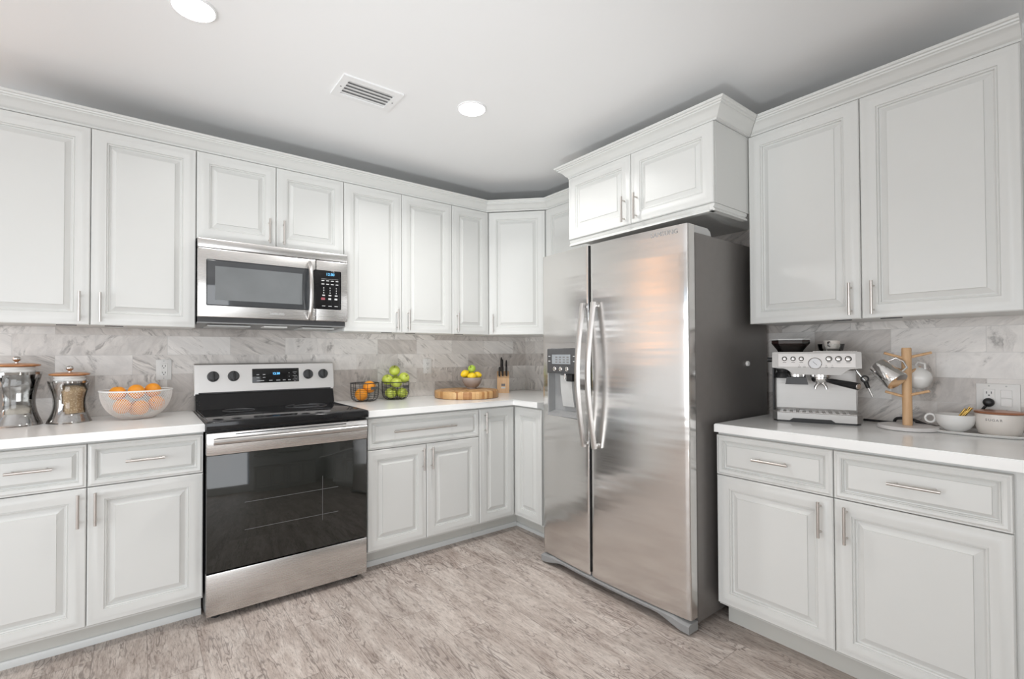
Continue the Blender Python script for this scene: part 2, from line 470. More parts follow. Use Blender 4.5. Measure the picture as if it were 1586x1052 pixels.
class MB:
    """collects shapes and links them as one mesh object"""
    def __init__(s):
        s.bm = bmesh.new()

    def _xf(s, vs, mtx):
        if mtx is not None:
            for v in vs:
                v.co = mtx @ v.co

    def box(s, x0, x1, y0, y1, z0, z1, bev=0.0, seg=2, mtx=None):
        ret = bmesh.ops.create_cube(s.bm, size=1.0)
        vs = ret['verts']
        for v in vs:
            v.co = Vector(((x0 + x1) / 2 + v.co.x * (x1 - x0), (y0 + y1) / 2 + v.co.y * (y1 - y0), (z0 + z1) / 2 + v.co.z * (z1 - z0)))
        if bev > 0:
            es = list({e for v in vs for e in v.link_edges})
            r = bmesh.ops.bevel(s.bm, geom=es, offset=bev, segments=seg, affect='EDGES', profile=0.5)
            vs = list({v for f in r['faces'] for v in f.verts} | {v for v in vs if v.is_valid})
            # collect whole island
            seen = set(vs)
            st = list(vs)
            while st:
                a = st.pop()
                for e in a.link_edges:
                    o = e.other_vert(a)
                    if o not in seen:
                        seen.add(o)
                        st.append(o)
            vs = list(seen)
        s._xf(vs, mtx)
        return s

    def loops(s, rings, cap0=True, cap1=True, closed=True, mtx=None):
        """skin a list of equal-length point rings"""
        R = [[s.bm.verts.new(Vector(p)) for p in r] for r in rings]
        n = len(R[0])
        rng = range(n) if closed else range(n - 1)
        for a, b in zip(R[:-1], R[1:]):
            for i in rng:
                j = (i + 1) % n
                s.bm.faces.new((a[i], a[j], b[j], b[i]))
        if cap0:
            s.bm.faces.new(list(reversed(R[0])))
        if cap1:
            s.bm.faces.new(R[-1])
        s._xf([v for r in R for v in r], mtx)
        return s

    def lathe(s, prof, n=40, cap0=True, cap1=True, a0=0.0, a1=2 * PI, cx=0, cy=0, cz=0, mtx=None):
        full = abs(a1 - a0 - 2 * PI) < 1e-6
        cnt = n if full else n + 1
        rings = []
        for r, z in prof:
            rings.append([(cx + r * math.cos(a0 + (a1 - a0) * i / n), cy + r * math.sin(a0 + (a1 - a0) * i / n), cz + z) for i in range(cnt)])
        return s.loops(rings, cap0 and full, cap1 and full, full, mtx)

    def tube(s, pts, r, n=10, closed=False, caps=True, mtx=None):
        pts = [Vector(p) for p in pts]
        rs = r if isinstance(r, (list, tuple)) else [r] * len(pts)
        rings = []
        N = len(pts)
        ref = None
        for i, p in enumerate(pts):
            if closed:
                t = (pts[(i + 1) % N] - pts[i - 1])
            else:
                t = pts[min(i + 1, N - 1)] - pts[max(i - 1, 0)]
            t.normalize()
            if ref is None:
                ref = Vector((0, 0, 1)) if abs(t.z) < 0.9 else Vector((1, 0, 0))
            a = (ref - t * ref.dot(t))
            if a.length < 1e-6:
                a = t.orthogonal()
            a.normalize()
            ref = a
            b = t.cross(a)
            rings.append([p + (a * math.cos(2 * PI * k / n) + b * math.sin(2 * PI * k / n)) * rs[i] for k in range(n)])
        if closed:
            rings.append(rings[0])
            R = [[s.bm.verts.new(q) for q in rg] for rg in rings[:-1]]
            for i in range(N):
                a, b = R[i], R[(i + 1) % N]
                for k in range(n):
                    j = (k + 1) % n
                    s.bm.faces.new((a[k], a[j], b[j], b[k]))
            s._xf([v for q in R for v in q], mtx)
            return s
        return s.loops(rings, caps, caps, True, mtx)

    def cyl(s, p, q, r, n=20, r2=None, mtx=None):
        return s.tube([p, q], [r, r if r2 is None else r2], n, mtx=mtx)

    def prism(s, poly, axis, a, b, mtx=None):
        """extrude a closed polygon given in the two other axes (in x,y,z order) from a to b along axis"""
        def P(u, v, w):
            return {'x': (w, u, v), 'y': (u, w, v), 'z': (u, v, w)}[axis]
        return s.loops([[P(u, v, a) for u, v in poly], [P(u, v, b) for u, v in poly]], True, True, True, mtx)

    def ball(s, c, r, sx=1, sy=1, sz=1, n=20, m=12, mtx=None):
        rings = []
        for i in range(m + 1):
            th = PI * i / m
            rr = max(math.sin(th), 0.002)
            rings.append([(c[0] + r * sx * rr * math.cos(2 * PI * k / n), c[1] + r * sy * rr * math.sin(2 * PI * k / n), c[2] - r * sz * math.cos(th)) for k in range(n)])
        return s.loops(rings, True, True, True, mtx)

    def raised(s, x0, x1, z0, z1, y=0.0, t=0.019, fw=0.060):
        """door or drawer front with a moulded raised centre panel, front face at y, facing -y"""
        k = min(1.0, (z1 - z0) / 0.30, (x1 - x0) / 0.26)
        k = max(k, 0.55)
        rings = [(0, t), (0, 0.0040), (0.002, 0.0014), (0.0045, 0.0), (0.010, 0.0004), (0.021, -0.0032), (0.036, -0.0014),
                 (fw - 0.014, 0.0010), (fw - 0.006, 0.0012), (fw - 0.0045, 0.0058), (fw - 0.001, 0.0042), (fw + 0.002, 0.0056),
                 (fw + 0.0035, 0.0136), (fw + 0.009, 0.0146), (fw + 0.013, 0.0130), (fw + 0.029, 0.0062), (fw + 0.0302, 0.0026)]
        rr = []
        for ins, d in rings:
            i = ins * k
            rr.append([(x0 + i, y + d, z0 + i), (x1 - i, y + d, z0 + i), (x1 - i, y + d, z1 - i), (x0 + i, y + d, z1 - i)])
        return s.loops(rr, True, True)

    def pull_v(s, x, zc, y, L=0.135, cc=0.096, r=0.0055, so=0.032):
        s.tube([(x, y - so, zc - L / 2), (x, y - so, zc + L / 2)], r, 12)
        for d in (-cc / 2, cc / 2):
            s.cyl((x, y, zc + d), (x, y - so, zc + d), r * 0.72, 10)
        return s

    def pull_h(s, xc, z, y, L=0.135, cc=0.096, r=0.0055, so=0.032):
        s.tube([(xc - L / 2, y - so, z), (xc + L / 2, y - so, z)], r, 12)
        for d in (-cc / 2, cc / 2):
            s.cyl((xc + d, y, z), (xc + d, y - so, z), r * 0.72, 10)
        return s

    def build(s, name, mat, parent=None, smooth=40.0, loc=None, rot=None):
        bmesh.ops.recalc_face_normals(s.bm, faces=s.bm.faces)
        if smooth:
            lim = math.radians(smooth)
            for f in s.bm.faces:
                f.smooth = True
            for e in s.bm.edges:
                if len(e.link_faces) == 2 and e.calc_face_angle(0) > lim:
                    e.smooth = False
        me = bpy.data.meshes.new(name)
        s.bm.to_mesh(me)
        s.bm.free()
        for mm in (mat if isinstance(mat, (list, tuple)) else [mat]):
            me.materials.append(mm)
        o = bpy.data.objects.new(name, me)
        COL.objects.link(o)
        if parent is not None:
            o.parent = parent
        if loc is not None:
            o.location = loc
        if rot is not None:
            o.rotation_euler = rot
        return o


def tag(o, label=None, cat=None, group=None, kind=None):
    if label:
        o['label'] = label
    if cat:
        o['category'] = cat
    if group:
        o['group'] = group
    if kind:
        o['kind'] = kind
    return o


def thing(name, label, cat, loc=(0, 0, 0), rotz=0.0, group=None):
    o = bpy.data.objects.new(name, None)
    o.empty_display_size = 0.1
    COL.objects.link(o)
    o.location = loc
    o.rotation_euler = (0, 0, rotz)
    return tag(o, label, cat, group)


def struct(name, mb, mat, label=None):
    o = mb.build(name, mat)
    o['kind'] = 'structure'
    if label:
        o['label'] = label
    return o


def lettering(name, text, size, mat, parent, loc, rot, depth=0.0006):
    """flat raised lettering turned into a mesh"""
    cu = bpy.data.curves.new(name, 'FONT')
    cu.body = text
    cu.size = size
    cu.extrude = depth
    cu.align_x = 'CENTER'
    cu.align_y = 'CENTER'
    cu.resolution_u = 3
    tmp = bpy.data.objects.new(name + '_src', cu)
    COL.objects.link(tmp)
    dg = bpy.context.evaluated_depsgraph_get()
    me = bpy.data.meshes.new_from_object(tmp.evaluated_get(dg))
    bpy.data.objects.remove(tmp)
    me.name = name
    me.materials.clear()
    me.materials.append(mat)
    o = bpy.data.objects.new(name, me)
    COL.objects.link(o)
    o.parent = parent
    o.location = loc
    o.rotation_euler = rot
    return o


def copy_tree(o, parent=None):
    c = o.copy()
    COL.objects.link(c)
    if parent is not None:
        c.parent = parent
    for ch in list(o.children):
        copy_tree(ch, c)
    return c


# ------------------------------------------------------------------ the room shell
XL, YF = -5.5, -4.9
struct('floor', MB().box(XL - 0.1, 0.1, YF - 0.1, 0.1, -0.05, 0.0), MT['floor'], 'grey washed wood plank floor')
struct('ceiling', MB().box(XL - 0.1, 0.1, YF - 0.1, 0.1, CEIL, CEIL + 0.05), MT['ceil'], 'smooth white ceiling')
struct('wall_back', MB().box(XL - 0.1, 0.1, 0.006, 0.1, 0, CEIL), MT['wall'])
struct('wall_right', MB().box(0.006, 0.1, YF - 0.1, 0.006, 0, CEIL), MT['wall'])
# left wall and the wall behind the camera, each with an added window opening
wl = MB()
wl.box(XL - 0.1, XL, YF, -3.6, 0, CEIL).box(XL - 0.1, XL, -1.0, 0, 0, CEIL)
wl.box(XL - 0.1, XL, -3.6, -1.0, 2.2, CEIL).box(XL - 0.1, XL, -3.6, -1.0, 0, 0.3)
struct('wall_left', wl, MT['wall'])
wf = MB()
wf.box(XL, -5.1, YF - 0.1, YF, 0, CEIL).box(-2.4, 0, YF - 0.1, YF, 0, CEIL)
wf.box(-5.1, -2.4, YF - 0.1, YF, 2.10, CEIL).box(-5.1, -2.4, YF - 0.1, YF, 0, 0.25)
struct('wall_front', wf, MT['wall'])


def window(name, axis, at, u0, u1, z0, z1):
    f = MB()
    g = MB()
    um = (u0 + u1) / 2
    for (a, b, c, d) in ((u0, u1, z0, z0 + .05), (u0, u1, z1 - .05, z1), (u0, u0 + .05, z0, z1), (u1 - .05, u1, z0, z1), (um - .03, um + .03, z0, z1)):
        if axis == 'x':
            f.box(at - .05, at - .01, a, b, c, d)
        else:
            f.box(a, b, at - .05, at - .01, c, d)
    if axis == 'x':
        g.box(at - .034, at - .028, u0 + .04, u1 - .04, z0 + .04, z1 - .04)
    else:
        g.box(u0 + .04, u1 - .04, at - .034, at - .028, z0 + .04, z1 - .04)
    o = struct(name, f, MT['trim_white'])
    g.build('pane', MT['pane'], o)


window('fill_window_left', 'x', XL, -3.6, -1.0, 0.3, 2.2)  # unseen windows, added as openings for the fill lights
window('fill_window_behind', 'y', YF, -5.1, -2.4, 0.25, 2.10)
# cupboard fronts on the wall behind the camera, seen only mirrored in the oven and microwave glass
op = MB()
for i in range(4):
    op.raised(0.004 + i * 0.44, 0.436 + i * 0.44, 1.372, 2.29, 0.0)
    op.raised(0.004 + i * 0.44, 0.436 + i * 0.44, 0.118, 0.866, -0.30)
op.box(0, 1.76, 0.021, 0.33, 1.374, 2.29).box(0, 1.76, -0.279, 0.33, 0.0, 0.88).box(0, 1.76, -0.32, 0.33, 0.8805, 0.917)
for v in op.bm.verts:
    v.co = Vector((-0.55 - v.co.x, -4.568 - v.co.y, v.co.z))
struct('opposite_cupboards', op, MT['cab'])
# unseen glowing bars in a frame, added for the warm reflection in the fridge door
wb = MB()
for (a, b, c_, d_) in ((-4.85, -3.65, 1.15, 1.20), (-4.85, -3.65, 2.38, 2.43), (-4.85, -4.80, 1.15, 2.43), (-3.70, -3.65, 1.15, 2.43)):
    wb.box(a, b, -0.03, 0.005, c_, d_)
w3 = struct('warm_reflection_bars', wb, MT['trim_white'])
for z in (1.30, 1.52, 1.74, 1.96, 2.10, 2.30):
    MB().box(-4.79, -3.71, -0.016, 0.004, z - 0.022, z + 0.022).build('glow_bar', MT['warm'], w3)

# marble tile backsplash on both walls
struct('trim_1', MB().box(-3.75, 0.0, 0.0, 0.008, 0.90, 1.95), MT['tile_x'], 'grey marble tile backsplash behind the range')
struct('trim_2', MB().box(0.0, 0.008, -3.75, 0.0, 0.90, 1.95), MT['tile_y'], 'grey marble tile backsplash on the right wall')

# ------------------------------------------------------------------ cabinets
ZT, ZB, ZC = 2.290, 1.372, 0.917
DU, DB = 0.328, 0.626
CT = 0.036
DOOR_B, GAP_Z, DRAW_T = 0.118, 0.688, 0.866
LEFT = PI * 0
RIGHT = -PI / 2


def base_cab(label, loc, rotz, w, drawers, doors, depth=DB - 0.002, group='white base cabinets', toe_trim=True, ext=0.0, slab_side=False):
    """base cabinet; local x runs left to right along the front, local y into the wall, front faces at y=0"""
    t = thing('base_cabinet', label, 'cabinet', loc, rotz, group)
    c = MB().box(0.0, w + ext, 0.021, depth, 0.105, ZC - CT - 0.001)
    c.build('carcass', MT['cab'], t)
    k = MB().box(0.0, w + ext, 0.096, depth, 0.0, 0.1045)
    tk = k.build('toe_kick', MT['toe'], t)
    if toe_trim:
        MB().prism([(0.096, 0.0), (0.0845, 0.0), (0.0845, 0.022), (0.088, 0.029), (0.096, 0.031)], 'x', 0.0, w).build('toe_kick_trim', MT['toetrim'], t)
    for (a, b, hx, L) in drawers:
        d = MB().raised(a + .0015, b - .0015, GAP_Z + .0015, DRAW_T, 0.0, fw=0.048).build('drawer', MT['cab'], t, 25)
        MB().pull_h(hx, 0.783, 0.002, L, L - 0.038).build('handle', MT['nickel'], d)
    for (a, b, hx) in doors:
        top = GAP_Z - .0015 if drawers else DRAW_T
        d = MB().raised(a + .0015, b - .0015, DOOR_B, top, 0.0).build('door', MT['cab'], t, 25)
        if hx is not None:
            MB().pull_v(hx, top - 0.086, 0.002).build('handle', MT['nickel'], d)
    return t


def wall_cab(label, loc, rotz, w, doors, z0=ZB, depth=DU - 0.002, group='white wall cabinets', slots=True):
    t = thing('wall_cabinet', label, 'cabinet', loc, rotz, group)
    h = ZT - z0
    MB().box(0.0, w, 0.021, depth, 0.002, h).build('carcass', MT['cab'], t)
    for (a, b, hx) in doors:
        d = MB().raised(a + .0015, b - .0015, 0.0, h - 0.004, 0.0).build('door', MT['cab'], t, 25)
        if hx is not None:
            MB().pull_v(hx, 0.083, 0.002).build('handle', MT['nickel'], d)
    if slots:
        for (a, b, hx) in doors:
            if hx is None:
                continue
            sx = a + 0.05 if abs(hx - a) < abs(hx - b) else b - 0.12
            MB().box(sx, sx + 0.07, 0.05, 0.058, -0.002, 0.002).build('underside_slot', MT['slotdark'], t)
    return t


# base run on the back wall
X0 = -3.292
base_cab('white base cabinet left of the range under two jars, two drawers over two doors', (X0, -DB, 0), 0, 0.829,
         [(0, 0.420, 0.250, 0.135), (0.420, 0.829, 0.614, 0.137)],
         [(0, 0.420, 0.394), (0.420, 0.829, 0.448)])
base_cab('white base cabinet right of the range with one wide drawer over two doors', (-1.680, -DB, 0), 0, 0.760,
         [(0, 0.760, 0.360, 0.418)], [(0, 0.373, 0.343), (0.373, 0.760, 0.403)])
# corner cabinet with two tall doors meeting at the inner corner
cc = thing('corner_base_cabinet', 'white corner base cabinet with two tall doors meeting in an inner corner', 'cabinet', (-0.918, -DB, 0), 0, None)
c = MB()
c.prism([(0.0, 0.021), (0.313, 0.021), (0.313, -0.285), (0.915, -0.285), (0.915, 0.622), (0.0, 0.622)], 'z', 0.105, ZC - CT - 0.001)
c.build('carcass', MT['cab'], cc)
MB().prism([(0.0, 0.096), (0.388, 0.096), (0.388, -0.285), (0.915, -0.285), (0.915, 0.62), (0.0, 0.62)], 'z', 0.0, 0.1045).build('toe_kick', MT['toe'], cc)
tt = MB().prism([(0.096, 0.0), (0.0845, 0.0), (0.0845, 0.022), (0.088, 0.029), (0.096, 0.031)], 'x', 0.0, 0.377)
tt.prism([(0.377, 0.0), (0.388, 0.0), (0.388, 0.026), (0.377, 0.022)], 'y', -0.285, 0.0845)
tt.build('toe_kick_trim', MT['toetrim'], cc)
d = MB().raised(0.0015, 0.288, DOOR_B, DRAW_T, 0.0).build('door', MT['cab'], cc, 25)
MB().pull_v(0.040, 0.775, 0.002).build('handle', MT['nickel'], d)
mt = MB()
mt.raised(0.004, 0.280, DOOR_B, DRAW_T, 0.0)
for v in mt.bm.verts:
    v.co = Vector((0.292 + v.co.y, -v.co.x, v.co.z))
mt.build('door', MT['cab'], cc, 25)

# right wall base cabinet (seen across the room, left to right)
base_cab('white base cabinet under the espresso machine, right of the fridge, two drawers over two doors', (-DB, -2.086, 0), RIGHT, 0.922,
         [(0, 0.456, 0.238, 0.139), (0.456, 0.922, 0.694, 0.139)],
         [(0, 0.456, 0.414), (0.456, 0.922, 0.498)], ext=0.05, toe_trim=False)

# wall cabinets on the back wall
wall_cab('tall white double-door wall cabinet left of the microwave, above the two jars', (-3.298, -DU, ZB), 0, 0.824,
         [(0, 0.412, 0.376), (0.412, 0.824, 0.449)])
wall_cab('short white double-door wall cabinet directly above the microwave', (-2.473, -DU, 1.834), 0, 0.761,
         [(0, 0.380, 0.342), (0.380, 0.761, 0.416)], z0=1.834, slots=False)
wall_cab('white double-door wall cabinet just right of the microwave, above the fruit baskets', (-1.711, -DU, ZB), 0, 0.767,
         [(0, 0.383, 0.344), (0.383, 0.767, 0.424)])
wall_cab('narrow white single-door wall cabinet beside the angled corner cabinet', (-0.943, -DU, ZB), 0, 0.314,
         [(0, 0.314, 0.036)])
# angled corner wall cabinet
dc = thing('corner_wall_cabinet', 'white angled single-door wall cabinet across the room corner', 'cabinet', (-0.629, -DU, ZB), 0, None)
MB().prism([(0.001, 0.021), (0.015, 0.021), (0.322, -0.286), (0.322, -0.298), (0.625, -0.298), (0.625, 0.324), (0.001, 0.324)], 'z', 0.002, ZT - ZB).build('carcass', MT['cab'], dc)
db = MB().raised(0.002, 0.421, 0.0, ZT - ZB - 0.004, 0.0)
for v in db.bm.verts:
    x, y, z = v.co
    s = math.sqrt(0.5)
    v.co = Vector((0.0015 + s * x + s * y, -s * x + s * y, z))
dd = db.build('door', MT['cab'], dc, 25)
hb = MB().pull_v(0.036, 0.083, 0.002)
for v in hb.bm.verts:
    x, y, z = v.co
    v.co = Vector((0.0015 + s * x + s * y, -s * x + s * y, z))
hb.build('handle', MT['nickel'], dd)
# right wall
wall_cab('white wall cabinet half hidden behind the fridge, next to the angled corner cabinet', (-DU, -0.629, ZB), RIGHT, 0.458,
         [(0, 0.458, None)], slots=False)
wall_cab('tall white double-door wall cabinet above the espresso machine', (-DU, -2.098, ZB), RIGHT, 0.912,
         [(0, 0.454, 0.420), (0.454, 0.912, 0.496)])
# over-fridge cabinet, deeper than the others
FX = -0.640
fc = thing('over_fridge_cabinet', 'deep white double-door cabinet above the fridge', 'cabinet', (FX, -1.176, 1.916), RIGHT, None)
MB().box(0.0, 0.918, 0.021, 0.638, 0.0, ZT - 1.916).build('carcass', MT['cab'], fc)
for (a, b, hx) in ((0, 0.459, 0.422), (0.459, 0.918, 0.500)):
    d = MB().raised(a + .0015, b - .0015, 0.0, ZT - 1.916 - 0.004, 0.0).build('door', MT['cab'], fc, 25)
    MB().pull_v(hx, 0.080, 0.002).build('handle', MT['nickel'], d)
lr = MB()
prof = [(0.021, -0.001), (0.012, -0.001), (0.012, -0.012), (0.018, -0.020), (0.010, -0.030), (0.010, -0.036), (0.036, -0.036), (0.036, -0.001)]
lr.prism(prof, 'x', 0.0, 0.9085)
lr.prism([(0.918 + 0.021 - p[0] - 0.012, p[1]) for p in prof], 'y', 0.010, 0.31)
lr.build('light_rail', MT['cab'], fc)

# ------------------------------------------------------------------ crown mouldings
CP = [(0.0, 0.001), (0.010, 0.001), (0.010, 0.010), (0.018, 0.014), (0.024, 0.020), (0.034, 0.034), (0.046, 0.044), (0.056, 0.048),
      (0.057, 0.054), (0.064, 0.056), (0.066, 0.062), (0.074, 0.064), (0.077, 0.069), (0.077, 0.074), (0.0, 0.074)]


CP = [(o * 0.92, z * 0.95) for o, z in CP]


def crown(label, path, m0=0.0, m1=0.0):
    """profile swept along an open plan path with mitred corners; the moulding grows to the path's right side"""
    n = len(path)
    P = [Vector(p) for p in path]
    rings = []
    for i in range(n):
        ds = []
        if i > 0:
            ds.append((P[i] - P[i - 1]).normalized())
        if i < n - 1:
            ds.append((P[i + 1] - P[i]).normalized())
        nr = [Vector((d.y, -d.x)) for d in ds]
        if len(nr) == 2:
            mdir = (nr[0] + nr[1]) / (1 + nr[0].dot(nr[1]))
        else:
            mdir = nr[0]
        sh = ds[0] * m0 if i == 0 else (ds[-1] * -m1 if i == n - 1 else Vector((0, 0)))
        rings.append([(P[i].x + (mdir.x + sh.x) * o, P[i].y + (mdir.y + sh.y) * o, ZT + z) for o, z in CP])
    o = MB().loops(rings).build('crown_moulding', MT['cab'], None, 25)
    return tag(o, label, 'crown moulding', 'white crown mouldings')


g = 0.021
crown('long white crown moulding along the cabinets above the microwave, bending at the corner', [(-3.30, -DU + g - .001), (-0.629 - 0.0087, -DU + g - .001), (-DU + g - .001, -0.629 - 0.0087), (-DU + g - .001, -1.172)], 0, 1)
crown('white crown moulding wrapping the cabinet above the fridge', [(-DU + g - .002, -1.174), (FX + g - .001, -1.174), (FX + g - .001, -2.096), (-DU + g - .002, -2.096)], 1, 1)
crown('white crown moulding above the tall cabinet over the espresso machine', [(-DU + g - .001, -2.098), (-DU + g - .001, -3.012)], 1, 0)

# ------------------------------------------------------------------ countertops


def counter(name, poly, label):
    o = MB().prism(poly, 'z', ZC - CT, ZC)
    bm = o.bm
    es = [e for e in bm.edges if abs(e.verts[0].co.z - ZC) < 1e-5 and abs(e.verts[1].co.z - ZC) < 1e-5]
    bmesh.ops.bevel(bm, geom=es, offset=0.003, segments=2, affect='EDGES')
    return tag(o.build(name, MT['quartz'], None, 30), label, 'countertop', 'white quartz countertops')


OV = -0.662
counter('countertop', [(-3.30, OV), (-2.462, OV), (-2.462, -0.001), (-3.30, -0.001)], 'white quartz countertop left of the range, under the jars and mesh bowl')
counter('countertop', [(-1.686, OV), (OV, OV), (OV, -0.908), (-0.001, -0.908), (-0.001, -0.001), (-1.686, -0.001)], 'white quartz countertop turning the corner, under the fruit baskets and round board')
counter('countertop', [(OV + .012, -2.090), (OV + .012, -3.75), (-0.001, -3.75), (-0.001, -2.090)], 'white quartz countertop right of the fridge, under the espresso machine')

# ------------------------------------------------------------------ range
RX0, RX1 = -2.460, -1.697
RW = RX1 - RX0
rg = thing('range', 'stainless steel electric range with black glass cooktop and oven door', 'stove', (RX0, 0, 0))
# local: x 0..RW, y negative towards the room
b = MB().box(0.004, RW - 0.004, -0.632, -0.030, 0.036, 0.884)
b.build('body', MT['black'], rg)
b = MB()
b.box(0.0, RW, -0.688, -0.066, 0.886, 0.925, 0.006, 3)
ck = b.build('cooktop', MT['blackgloss'], rg)
rm = MB()
rm.tube([(0.012, -0.672, 0.9255), (RW - 0.012, -0.672, 0.9255), (RW - 0.012, -0.085, 0.9255), (0.012, -0.085, 0.9255)], 0.0022, 8, closed=True)
rm.build('cooktop_rim', MT['darkgrey'], ck)
for (cx, cy, rr) in ((0.20, -0.50, 0.115), (0.20, -0.22, 0.080), (0.56, -0.50, 0.080), (0.56, -0.22, 0.115)):
    q = MB()
    for r in (rr, rr * 0.62) if rr > 0.1 else (rr,):
        q.lathe([(r - 0.0012, 0.0), (r - 0.0012, 0.0006), (r + 0.0012, 0.0006), (r + 0.0012, 0.0)], 56, False, False, cx=cx, cy=cy, cz=0.9249)
    q.build('burner_ring', MT['ring'], ck)
# riser and backguard
MB().prism([(-0.115, 0.925), (-0.088, 1.012), (-0.010, 1.012), (-0.010, 0.925)], 'x', 0.004, RW - 0.004).build('riser', MT['blackgloss'], rg)
bg = MB().prism([(-0.092, 1.020), (-0.070, 1.174), (-0.064, 1.181), (-0.012, 1.181), (-0.012, 1.005), (-0.080, 1.005), (-0.080, 1.020)], 'x', 0.0, RW)
bgo = bg.build('backguard', MT['lsteel'], rg, 30)
tl = math.atan2(0.022, 0.154)           # the fascia leans back slightly


def on_fascia(x, z, off=0.0):
    y = -0.092 + (z - 1.020) * (0.022 / 0.154)
    return Vector((x, y - off * math.cos(tl), z + off * math.sin(tl)))


def fascia_mtx(x, z):
    return Matrix.Translation(on_fascia(x, z)) @ Matrix.Rotation(-tl, 4, 'X')


dp = MB().box(-0.131, 0.131, -0.003, 0.004, -0.042, 0.042, 0.002, 2, mtx=fascia_mtx(0.420, 1.106)).build('display_panel', MT['blackgloss'], rg)
pr = MB()
for i in range(2):
    for j in range(2):
        pr.box(-0.108 + i * .034, -0.094 + i * .034, -0.0037, -0.0030, 0.004 - j * .017, 0.008 - j * .017, mtx=fascia_mtx(0.420, 1.106))
for i, wd in enumerate((.04, .018, .022, .016, .016)):
    xx = (-0.108, -0.040, 0.0, 0.036, 0.066)[i]
    pr.box(xx, xx + wd, -0.0037, -0.0030, -0.032, -0.028, mtx=fascia_mtx(0.420, 1.106))
for j in range(2):
    pr.box(0.070, 0.076, -0.0037, -0.0030, 0.012 - j * .022, 0.014 - j * .022, mtx=fascia_mtx(0.420, 1.106))
for j in range(3):
    pr.box(0.094, 0.118, -0.0037, -0.0030, 0.016 - j * .022, 0.018 - j * .022, mtx=fascia_mtx(0.420, 1.106))
    pr.box(0.100, 0.112, -0.0037, -0.0030, 0.006 - j * .022, 0.0078 - j * .022, mtx=fascia_mtx(0.420, 1.106))
pr.build('key_print', MT['print'], dp)
lettering('clock_digits', '12:30', 0.019, MT['blue'], dp, on_fascia(0.420, 1.116, 0.0042), (PI / 2 - tl, 0, 0))
for kx in (0.090, 0.192, 0.606, 0.698):
    kb = MB().lathe([(0.030, 0.0), (0.030, 0.006), (0.027, 0.010), (0.026, 0.020), (0.022, 0.025), (0.0, 0.026)], 32, True, False,
                    mtx=fascia_mtx(kx, 1.108) @ Matrix.Rotation(PI / 2, 4, 'X'))
    ko = kb.build('knob', MT['darkgrey'], rg)
    MB().box(-0.0045, 0.0045, -0.033, -0.015, -0.026, 0.026, 0.002, 2, mtx=fascia_mtx(kx, 1.108)).build('knob_grip', MT['black'], ko)
# vent gap under the backguard
MB().box(0.02, RW - 0.02, -0.094, -0.086, 1.0125, 1.0195).build('vent_gap', MT['slotdark'], rg)
# oven door
od = MB()
od.box(0.004, RW - 0.004, -0.671, -0.634, 0.232, 0.768, 0.003, 2)
odo = od.build('oven_door', MT['ovenglass'], rg)
MB().box(0.003, RW - 0.003, -0.676, -0.634, 0.7685, 0.872, 0.004, 2).build('door_top_band', MT['steel'], odo)
MB().box(0.12, RW - 0.12, -0.6765, -0.672, 0.858, 0.8625).build('door_vent_slot', MT['slotdark'], odo)
hb = MB()
hz, hy = 0.838, -0.722
hb.tube([(0.026, hy, hz), (RW - 0.026, hy, hz)], 0.0150, 20)
for x in (0.060, RW - 0.060):
    hb.box(x - 0.014, x + 0.014, hy + 0.004, -0.674, hz - 0.011, hz + 0.011, 0.003, 2)
hb.build('oven_handle', MT['handle'], odo)
# rack glimpsed through the glass
rk = MB()
for z in (0.40, 0.53):
    rk.box(0.16, RW - 0.16, -0.6716, -0.6711, z, z + 0.002)
rk.box(0.52, 0.522, -0.6716, -0.6711, 0.37, 0.60)
rk.build('oven_rack', MT['ring'], odo)
MB().box(0.004, RW - 0.004, -0.671, -0.634, 0.034, 0.226, 0.004, 2).build('storage_drawer', MT['steel'], rg)
for x in (0.05, RW - 0.05):
    MB().lathe([(0.018, 0.0), (0.018, 0.012), (0.010, 0.014), (0.010, 0.036)], 16, cx=x, cy=-0.60).build('foot', MT['black'], rg)
for x in (0.05, RW - 0.05):
    MB().lathe([(0.018, 0.0), (0.018, 0.012), (0.010, 0.014), (0.010, 0.036)], 16, cx=x, cy=-0.08).build('foot', MT['black'], rg)

# ------------------------------------------------------------------ microwave
mw = thing('microwave', 'stainless steel microwave mounted over the range', 'microwave', (-2.472, 0, 1.395))
MW = 0.758
MB().box(0.004, MW - 0.004, -0.365, -0.009, 0.006, 0.436).build('body', MT['darkgrey'], mw)
u = MB().prism([(-0.365, 0.0), (-0.365, 0.006), (-0.02, 0.006), (-0.02, -0.012), (-0.10, -0.012)], 'x', 0.002, MW - 0.002)
us = u.build('underside', MT['grey'], mw)
for (a, b_) in ((0.05, 0.25), (0.52, 0.70)):
    MB().box(a, b_, -0.33, -0.12, -0.0145, -0.006).build('grease_filter', MT['lightgrey'], us)
MB().box(0.32, 0.44, -0.32, -0.22, -0.012, -0.004).build('lamp_cover', MT['whiteplastic'], us)
MB().box(0.0, MW, -0.400, -0.366, 0.383, 0.430, 0.004, 2).build('vent_band', MT['steel'], mw)
XD = 0.575
md = MB().box(0.0, XD - 0.001, -0.400, -0.366, 0.030, 0.381, 0.005, 2).build('door', MT['steel'], mw)
MB().box(0.036, XD - 0.028, -0.4022, -0.399, 0.088, 0.324, 0.006, 3).build('window', MT['mwglass'], md)
fr = MB()
fr.box(0.075, XD - 0.075, -0.4030, -0.4021, 0.118, 0.292, 0.0004, 1)
fr.build('window_screen', plain('inner_glass_reflection', (0.19, 0.20, 0.205), 0.06, noise=0.1, nscale=5, coat=0.5), md)  # base grey lifted to stand in for the reflection of pale cupboards
ha = []
for i in range(15):
    tt_ = i / 14
    ha.append((XD - 0.036, -0.402 - 0.042 * math.sin(PI * min(1, max(0, tt_))) ** 0.55, 0.036 + tt_ * 0.326))
